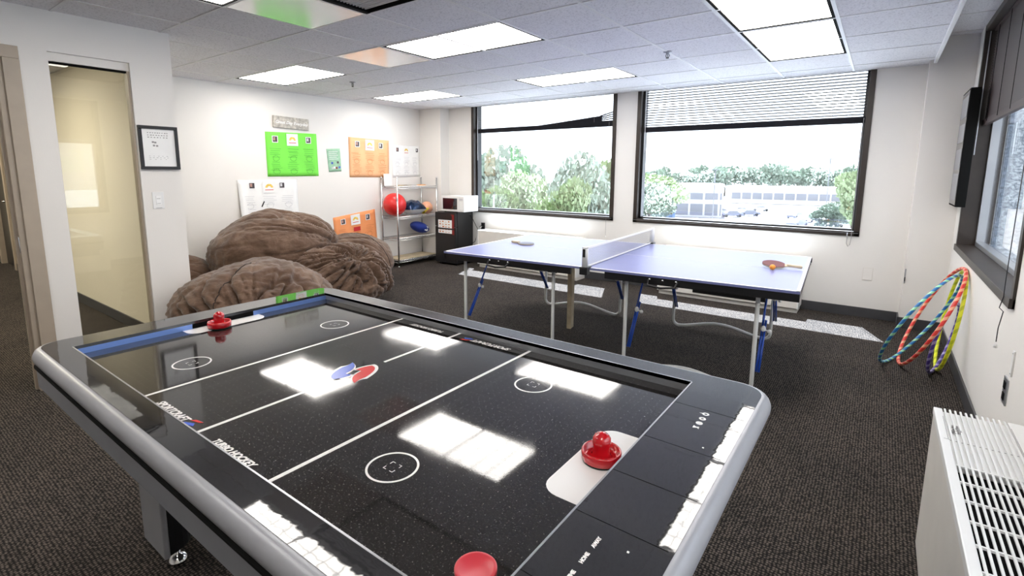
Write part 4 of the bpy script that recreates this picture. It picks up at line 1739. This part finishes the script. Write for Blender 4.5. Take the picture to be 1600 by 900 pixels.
for lx, ly in ((-2.07, .645), (-.70, .645), (-2.07, 1.435), (-.70, 1.435)):
    b = MB()
    sg = -1 if ly < 1 else 1
    # broad silver face outwards
    b.box(lx - .10, lx + .10, ly + sg * .045 - .010, ly + sg * .045 + .010, .05, .66)
    lg = hb(b, 'leg', 'silver', bevel=.006)
    b = MB()
    pts = [(lx - .085, ly + sg * .034)] + [(lx - .085 * math.cos(a), ly + sg * .034 - sg * .10 * math.sin(a)) for a in [PI * k / 12 for k in range(1, 12)]] + [(lx + .085, ly + sg * .034)]
    b.prism(pts, .05, .66)
    o = hb(b, 'rear_panel', 'darkleg', parent=lg, smooth=False)
    b = MB()
    for fx in (-.055, .055):
        b.lathe([(0, 0), (.036, 0), (.036, .006), (.022, .022), (.010, .03), (.010, .055), (0, .055)], (lx + fx, ly, 0), 24)
    build_split(b, 'levelling_foot', 'chrome', lg, off)


def mallet(x, y, label, z=FZ + .001):
    o = empty('mallet', (x, y, z), label, 'mallet', group='red air hockey mallets')
    MB().lathe([(0, .004), (.046, .004), (.048, .007), (.0485, .022), (.047, .027), (.0445, .0285), (.042, .026), (.041, .012), (.036, .010), (.024, .011), (.021, .018), (.0195, .034),
                (.0215, .043), (.0225, .050), (.0215, .058), (.016, .066), (.008, .0695), (.006, .0715), (0, .072)], seg=48).build('body', 'red', o)
    MB().lathe([(0, 0), (.045, 0), (.045, .0042), (0, .0042)], seg=40).build('felt_pad', 'felt', o)


mallet(-2.313, .988, 'red air hockey mallet at the far left goal')
mallet(-.487, 1.048, 'red air hockey mallet on the near white goal area', z=LZ + .0005)
o = MB().lathe([(0, 0), (.036, 0), (.0375, .0015), (.0375, .0075), (.036, .009), (.031, .009), (.0295, .0078), (0, .0078)], (0, 0, 0), 48).build('hockey_puck', 'puckred')
o.location = (-.508, .602, FZ + .0005)
tag(o, 'flat round red puck at the bottom edge of the picture', 'puck')

# ================================================================== PING-PONG TABLE
TX, TY, TR = -1.751, 4.069, .0602
e = empty('ping_pong_table', (TX, TY, 0), 'blue folding ping-pong table in front of the back windows', 'game table', TR)
TZ = .76
for sg in (-1, 1):
    xa, xb = (-1.37, -.006) if sg < 0 else (.006, 1.37)
    tp = box(xa, xb, -.7625, .7625, TZ - .016, TZ).build('tabletop', 'ttblue', e)
    b = MB()
    for (x0, x1, y0, y1) in ((xa, xb, -.7625, -.7425), (xa, xb, .7425, .7625), (xa if sg < 0 else xb - .02, xa + .02 if sg < 0 else xb, -.7625, .7625), (xa, xb, -.0018, .0018)):
        b.box(x0, x1, y0, y1, TZ - .001, TZ + .0008)
    build_split(b, 'boundary_line', 'ttwhite', tp)
    b = MB()
    A = .052
    b.box(xa, xb - (.13 if sg < 0 else 0), -.758, -.735, TZ - .016 - A, TZ - .016) if sg < 0 else b.box(xa + .13, xb, -.758, -.735, TZ - .016 - A, TZ - .016)
    b.box(xa, xb, .735, .758, TZ - .016 - A, TZ - .016)
    if sg < 0:
        b.box(xa + .002, xa + .025, -.758, .758, TZ - .016 - A, TZ - .016)
    else:
        b.box(xb - .025, xb - .002, -.758, .758, TZ - .016 - A, TZ - .016)
    b.box(xa + .1, xb - .1, -.30, -.27, TZ - .05, TZ - .016)
    b.box(xa + .1, xb - .1, .27, .30, TZ - .05, TZ - .016)
    b.build('apron', 'black', e, bevel=.003)
    # latch handle on the near side
    hxm = (xa + xb) / 2 - (.05 if sg < 0 else -.09) + (-.22 if sg > 0 else -.05)
    b = MB()
    pts = [(hxm - .10, -.762, TZ - .035), (hxm - .09, -.80, TZ - .065), (hxm, -.81, TZ - .075), (hxm + .09, -.80, TZ - .065), (hxm + .10, -.762, TZ - .035)]
    b.tube(pts, .007, 8)
    hd = b.build('latch_handle', 'black', e)
    b = MB()
    for dx in (-.09, 0, .09):
        b.lathe([(0, .008), (.006, .007), (.009, 0), (0, 0)], (hxm + dx, -.758, TZ - .032), 12, axis=(0, -1, 0))
    build_split(b, 'bolt', 'chrome', hd)
    # corner bumper
    if sg > 0:
        box(xb - .012, xb + .006, .70, .74, TZ - .04, TZ - .004).build('corner_guard', 'black', e)


def frame_pts(ua, ub, v, zt=TZ - .03):
    """one bent tube: down, wavy foot, up"""
    z0 = .022
    r = .055
    pts = [(ua, v, zt), (ua, v, z0 + r)]
    pts += [(ua + r - r * math.cos(a), v, z0 + r - r * math.sin(a)) for a in [PI / 2 * k / 6 for k in range(1, 7)]]
    n = 16
    L = (ub - r) - (ua + r)
    for k in range(1, n):
        t = k / n
        pts.append((ua + r + L * t, v, z0 + .065 * math.sin(PI * t) ** 1.6))
    pts += [(ub - r + r * math.sin(a), v, z0 + r - r * math.cos(a)) for a in [PI / 2 * k / 6 for k in range(0, 7)]]
    pts += [(ub, v, zt)]
    return pts


FR = [(-1.24, -.35, -.62), (.257, 1.135, -.62), (-1.10, -.245, .64), (.29, 1.12, .64)]
for ua, ub, v in FR:
    MB().tube(frame_pts(ua, ub, v), .0135, 12).build('leg', 'whitesteel', e)
BR = [(-1.24, -.62, 1), (.257, -.62, 1), (1.135, -.62, 1), (-1.10, .64, -1), (-.245, .64, -1), (.29, .64, -1), (1.12, .64, -1)]
for k, (u, v, s) in enumerate(BR):
    b = MB()
    du = .02
    p0 = Vector((u + du, v + s * .015, .16 if s > 0 else .20))
    p1 = Vector((u + du, v + s * .40, .72))
    mid = p0.lerp(p1, .45)
    d = (p1 - p0).normalized()
    b.tube([p1, mid - d * .06], .0075, 8)
    b.tube([p0, mid + d * .06], .0075, 8)
    o2 = Vector((.016, 0, 0))
    b.tube([p0 + o2, mid + d * .06 + o2], .0075, 8)
    br = b.build('folding_brace', 'bluesteel', e)
    b = MB()
    b.sphere(mid + Vector((.008, -.01, 0)), (.016, .016, .022), 14)
    b.sphere(mid + Vector((.045, -.012, -.012)), (.014, .014, .014), 12)
    b.tube([mid + Vector((.0, -.01, 0)), mid + Vector((.045, -.012, -.012))], .005, 8)
    b.build('lock_knob', 'white', br)

# net set
e2 = empty('table_net', (TX, TY, TZ), 'ping-pong net with white posts clamped across the blue table', 'net', TR)
for s in (-1, 1):
    b = MB()
    yy = s * .80
    b.lathe([(0, 0), (.022, 0), (.022, .145), (.018, .150), (0, .150)], (0, yy, .005), 20)
    pst = b.build('post', 'white', e2)
    b = MB()
    b.box(-.03, .03, min(s * .745, s * .83), max(s * .745, s * .83), .0012, .012)
    b.box(-.03, .03, min(s * .775, s * .83), max(s * .775, s * .83), -.045, .005)
    b.build('clamp', 'black', e2, bevel=.003)
    if s < 0:
        b = MB()
        b.lathe([(0, 0), (.0225, 0), (.0225, .004), (0, .004)], (0, yy, .150), 20)
        b.box(-.010, .010, yy - .0235, yy - .018, .085, .145)
        b.build('cap', 'black', pst)
nm, nt, bs = nt_mat('net_mesh')
nt.nodes.clear()
out = N(nt, 'ShaderNodeOutputMaterial')
tc = N(nt, 'ShaderNodeTexCoord')
sxn = N(nt, 'ShaderNodeSeparateXYZ')
nt.links.new(tc.outputs['Object'], sxn.inputs[0])
gs = []
for ax in (1, 2):
    d = N(nt, 'ShaderNodeMath', operation='DIVIDE')
    nt.links.new(sxn.outputs[ax], d.inputs[0])
    d.inputs[1].default_value = .009
    fr = N(nt, 'ShaderNodeMath', operation='FRACT')
    nt.links.new(d.outputs[0], fr.inputs[0])
    g = N(nt, 'ShaderNodeMath', operation='LESS_THAN')
    nt.links.new(fr.outputs[0], g.inputs[0])
    g.inputs[1].default_value = .17
    gs.append(g)
mxn = N(nt, 'ShaderNodeMath', operation='MAXIMUM')
nt.links.new(gs[0].outputs[0], mxn.inputs[0])
nt.links.new(gs[1].outputs[0], mxn.inputs[1])
tr_ = N(nt, 'ShaderNodeBsdfTransparent')
df_ = N(nt, 'ShaderNodeBsdfDiffuse')
df_.inputs[0].default_value = (.45, .45, .44, 1)
ms = N(nt, 'ShaderNodeMixShader')
nt.links.new(mxn.outputs[0], ms.inputs[0])
nt.links.new(tr_.outputs[0], ms.inputs[1])
nt.links.new(df_.outputs[0], ms.inputs[2])
nt.links.new(ms.outputs[0], out.inputs[0])
b = MB()
b.box(-.0006, .0006, -.78, .78, .012, .140)
b.build('netting', nm, e2)
box(-.004, .004, -.785, .785, .138, .153).build('top_band', 'white', e2)
box(-.004, .004, -.785, .785, .004, .014).build('bottom_band', 'white', e2)

# wooden prop under the joint
b = MB()
b.obox((0, 0, 0), (-.02, .02), (-.045, .045), (0, .74))
o = b.build('wooden_prop', 'lumber', bevel=.002)
o.location = (-2.265, 4.085, 0)
o.rotation_euler = (0, 0.0, .2)
tag(o, 'pale wooden post propping up the middle of the ping-pong table', 'post')


def paddle(x, y, rz, rub, label, tilt=0.0):
    p = empty('paddle', (x, y, TZ + .002), label, 'paddle', rz, group='ping-pong paddles')
    n = 28
    pts = []
    for k in range(n):
        a = math.radians(25 + 310 * k / (n - 1))
        pts.append((.078 * math.cos(a), .074 * math.sin(a)))
    blade_ = MB().prism(pts + [(.095, -.018), (.095, .018)], .003, .010).build('blade', 'lumber', p)
    MB().prism(pts, .010, .0125).build('rubber', rub, p)
    MB().prism(pts, .0005, .003).build('rubber', rub, p)
    MB().box(.085, .185, -.013, .013, -.0, .020).build('handle', 'lumber', p, bevel=.005)
    return p


p1_ = paddle(-2.74, 4.03, PI - .1, 'greyrubber', 'grey ping-pong paddle on the left half of the blue table')
p2_ = paddle(-.60, 4.155, .02, 'redrubber', 'red ping-pong paddle on the right end, propped on the orange ball')
p2_.location.z = TZ + .012
p2_.rotation_euler = (.16, .06, .15)
p2_.location.z = TZ + .022
o = MB().sphere((0, 0, 0), .020, 24).build('table_tennis_ball', 'orangeball')
o.location = (-.592, 4.055, TZ + .0208)
tag(o, 'orange table tennis ball beside the red paddle', 'ball')

# ================================================================== HULA HOOPS
HO = [('hula_hoop', (0.315, 4.752, 0.381), (-.845, .327, .422), .406, .011, (0.02, 0.16, 0.42), (0.35, 0.72, 0.45), 17, 'blue and green striped hula hoop, the leftmost one'),
      ('hula_hoop', (0.376, 4.852, 0.394), (-.927, -.031, .375), .412, .012, (0.78, 0.05, 0.04), (0.90, 0.42, 0.25), 17, 'red striped hula hoop leaning behind the blue one'),
      ('hula_hoop', (0.490, 4.860, 0.387), (.993, -.010, -.119), .378, .012, (0.80, 0.85, 0.03), (0.55, 0.62, 0.02), 15, 'yellow hula hoop standing closest to the right wall'),
      ('hula_hoop', (0.456, 4.730, 0.276), (-.949, .276, .153), .267, .011, (0.07, 0.04, 0.26), (0.35, 0.30, 0.55), 13, 'small purple striped hula hoop in front of the yellow one')]
for nm_, c, nn, R, r, c1, c2, tn, lab in HO:
    nn = Vector(nn).normalized()
    a = nn.cross(Vector((0, 0, 1))).normalized()
    bb_ = nn.cross(a)
    b = MB()
    b.tube([a * R * math.cos(2 * PI * k / 96) + bb_ * R * math.sin(2 * PI * k / 96) for k in range(96)], r, 10, closed=True, uv=True)
    o = b.build(nm_, stripe_mat('hoop_tape', c1, c2, tn * 2))
    o.location = c
    tag(o, lab, 'hoop')

# ================================================================== OUTSIDE
GZ = -8.0
o = box(-400, 300, 8, 900, GZ - .5, GZ).build('ground', 'asphalt')
struct(o)
# neighbouring concrete wing seen through the side window
b = MB()
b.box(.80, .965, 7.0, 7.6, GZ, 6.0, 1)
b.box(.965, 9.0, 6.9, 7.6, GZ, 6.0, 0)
o = b.build('wall_wing', ['concrete', 'concrete_shade'])
struct(o)
rr = random.Random(21)


def crown_mesh(name, r, h, nleaf, size, m, seed):
    q = random.Random(seed)
    bm = bmesh.new()
    blobs = [(Vector((q.uniform(-.5, .5) * r, q.uniform(-.5, .5) * r, q.uniform(-.35, .35) * h)), q.uniform(.35, .6)) for _ in range(9)]
    for k in range(nleaf):
        c, s = q.choice(blobs)
        d = Vector((q.gauss(0, 1), q.gauss(0, 1), q.gauss(0, 1))).normalized()
        p = c + Vector((d.x * r, d.y * r, d.z * h * .5)) * s * q.uniform(.75, 1.0)
        u = Vector((q.gauss(0, 1), q.gauss(0, 1), q.gauss(0, 1))).normalized()
        v = u.orthogonal().normalized()
        ss = size * q.uniform(.6, 1.3)
        vs = [bm.verts.new(p + u * ss * a + v * ss * b2 * .7) for a, b2 in ((-1, 0), (0, -1), (1, 0), (0, 1))]
        bm.faces.new(vs)
    me = bpy.data.meshes.new(name)
    bm.to_mesh(me)
    bm.free()
    me.materials.append(MT[m])
    return me


CR = [crown_mesh('crown', 1, 1.0, 3800, .055, 'leaf', 1), crown_mesh('crown', 1, 1.0, 3800, .055, 'leaf2', 2), crown_mesh('crown', 1, 1.0, 900, .09, 'leaf2', 3)]
trunk = MB().tube([(0, 0, 0), (.05, .02, .5), (0, 0, 1.0)], [.09, .06, .03], 8).build('trunk', 'bark')
TRME = trunk.data
bpy.data.objects.remove(trunk)


def tree(x, y, top, r, kind, label, group=None):
    hgt = top - GZ
    t = empty('tree', (x, y, GZ), label, 'tree', rr.uniform(0, 6), group)
    tk = bpy.data.objects.new('trunk', TRME)
    COL.objects.link(tk)
    tk.parent = t
    tk.scale = (r * .6, r * .6, hgt * .7)
    c = bpy.data.objects.new('crown', CR[kind])
    COL.objects.link(c)
    c.parent = t
    c.scale = (r, r, hgt * .62)
    c.location = (0, 0, hgt * .62)
    return t


def ray_xy(px, dist):
    """world xy of an image column (near the horizon) at a horizontal distance"""
    a = (px - CX) / F_PX
    d = f_ + r_ * a
    d.z = 0
    d.normalize()
    return d.x * dist, d.y * dist


# keep camera forward vectors under their own names
r_, u_, f_ = cam_axes()
for k, (px, dist, top, r, kind, lab) in enumerate((
        (905, 42, 4.4, 3.6, 1, 'tall leafy tree at the right side of the left window'),
        (940, 46, 3.6, 3.0, 0, 'yellow-green tree beside the window post of the left window'),
        (872, 38, 1.6, 2.6, 0, 'mid-height tree in the middle right of the left window'),
        (780, 60, 6.0, 5.0, 1, 'rounded tree top showing behind the reflected posters'),
        (830, 52, 2.2, 3.8, 0, 'bright green tree right of the reflected posters'),
        (760, 40, .8, 3.0, 0, 'low pale tree at the left edge of the left window'),
        (815, 34, -1.0, 3.0, 0, 'low bushy tree along the bottom of the left window'),
        (905, 27, -1.2, 2.4, 1, 'dark shrub-like tree at the bottom right of the left window'),
        (935, 28, -1.4, 2.0, 1, 'dark tree touching the bottom right corner of the left window'),
        (1012, 70, 1.2, 5.0, 1, 'leafy tree at the left edge of the right back window'),
        (1035, 90, 1.8, 6.0, 0, 'tree left of the pale office building'),
        (1328, 75, 2.6, 4.0, 0, 'tree at the right edge of the right back window'),
        (1305, 80, -1.5, 4.0, 1, 'darker tree below the one at the right edge'))):
    x, y = ray_xy(px, dist)
    tree(x, y, top, r, kind, lab)
for k in range(26):
    x, y = ray_xy(1000 + k * 14, 235 if k % 2 else 275)
    tree(x, y, rr.uniform(1.5, 6.0), rr.uniform(6, 7.5), 2, 'small distant tree in the hazy line along the horizon', 'distant trees on the horizon')


def office(px0, px1, dist, ztop, zbot, label, bands):
    x0, y0 = ray_xy(px0, dist)
    x1, y1 = ray_xy(px1, dist)
    d = Vector((x1 - x0, y1 - y0, 0))
    L = d.length
    e = empty('office_building', (x0, y0, GZ), label, 'building', math.atan2(d.y, d.x))
    h = ztop - GZ
    box(0, L, 0, 18, 0, h).build('wall', 'bldg', e)
    box(-.3, L + .3, -.4, 18.3, h, h + .5).build('roof', 'bldg', e)
    for z0, z1, a, b_ in bands:
        mb = MB()
        x = a * L
        while x < b_ * L:
            mb.box(x, min(x + 2.6, b_ * L), -.1, .05, z0 * h, z1 * h)
            x += 3.0
        mb.build('window_band', 'bldgdark', e)
    return e


office(1050, 1124, 118, -1.5, GZ, 'pale two-storey office building at the left across the parking lot', [(.58, .80, .02, .98), (.06, .44, .03, .98)])
office(1128, 1338, 178, -3.2, GZ, 'long low white building behind the parked cars', [(.30, .72, .05, .95)])
x, y = ray_xy(1044, 110)
o = MB().box(-.8, .8, -.8, .8, 0, 6.6).build('sign_pylon', 'bsky')
o.location = (x, y, GZ)
tag(o, 'narrow blue pylon at the left end of the office building', 'pylon')
for px, dist, h, lab in ((1110, 100, 10.0, 'thin light pole in front of the office building'), (1284, 130, 12.5, 'thin light pole toward the right side of the parking lot')):
    x, y = ray_xy(px, dist)
    p = empty('light_pole', (x, y, GZ), lab, 'light pole')
    MB().tube([(0, 0, 0), (0, 0, h)], .09, 8).build('pole', 'bldgdark', p)
    box(-.6, .6, -.15, .15, h, h + .15).build('lamp_head', 'bldgdark', p)


def make_car(m):
    c = empty('parked_car', (0, 0, GZ), '', 'car')
    body = [(-2.2, .35), (-2.2, .75), (-1.9, .9), (-1.3, .95), (-.8, 1.4), (.7, 1.42), (1.35, .98), (2.1, .85), (2.25, .6), (2.2, .3)]
    MB().prism(body, -.88, .88, axis='y').build('body', m, c, bevel=.06)
    gl = [(-1.1, .97), (-.72, 1.34), (.64, 1.36), (1.12, .98)]
    MB().prism(gl, -.9, .9, axis='y').build('side_windows', 'bldgdark', c)
    for wx in (-1.4, 1.4):
        for wy in (-.8, .8):
            MB().lathe([(0, -.1), (.32, -.1), (.34, 0), (.32, .1), (0, .1)], (wx, wy, .34), 18, axis=(0, 1, 0)).build('wheel', 'tyre', c)
    return c


cars = [make_car('carpaint'), make_car('cardark')]
spots = [(1122, 128, .5), (1140, 121, .5), (1152, 135, .55), (1166, 126, .5), (1182, 143, .5), (1238, 124, 1.3), (1253, 115, 1.3), (1242, 105, 1.2), (1322, 108, .3), (1032, 112, .4)]
labs = ['silver parked car nearest the tall light pole', 'dark parked car second from the light pole', 'silver parked car in the middle of the lot', 'dark parked car in the front row of the middle group',
        'small silver parked car at the far end of the row', 'dark parked car at the right group, farthest of three', 'silver parked car at the right group, middle of three', 'dark parked car nearest the window frame bottom at the right group',
        'silver parked car under the trees at the right edge', 'dark parked car near the trees at the left edge of the window']
for k, (px, dist, rz) in enumerate(spots):
    c = cars[k % 2] if k < 2 else copy_tree(cars[k % 2])
    x, y = ray_xy(px, dist)
    c.location = (x, y, GZ)
    c.rotation_euler = (0, 0, rz)
    tag(c, labs[k], 'car', 'parked cars outside')
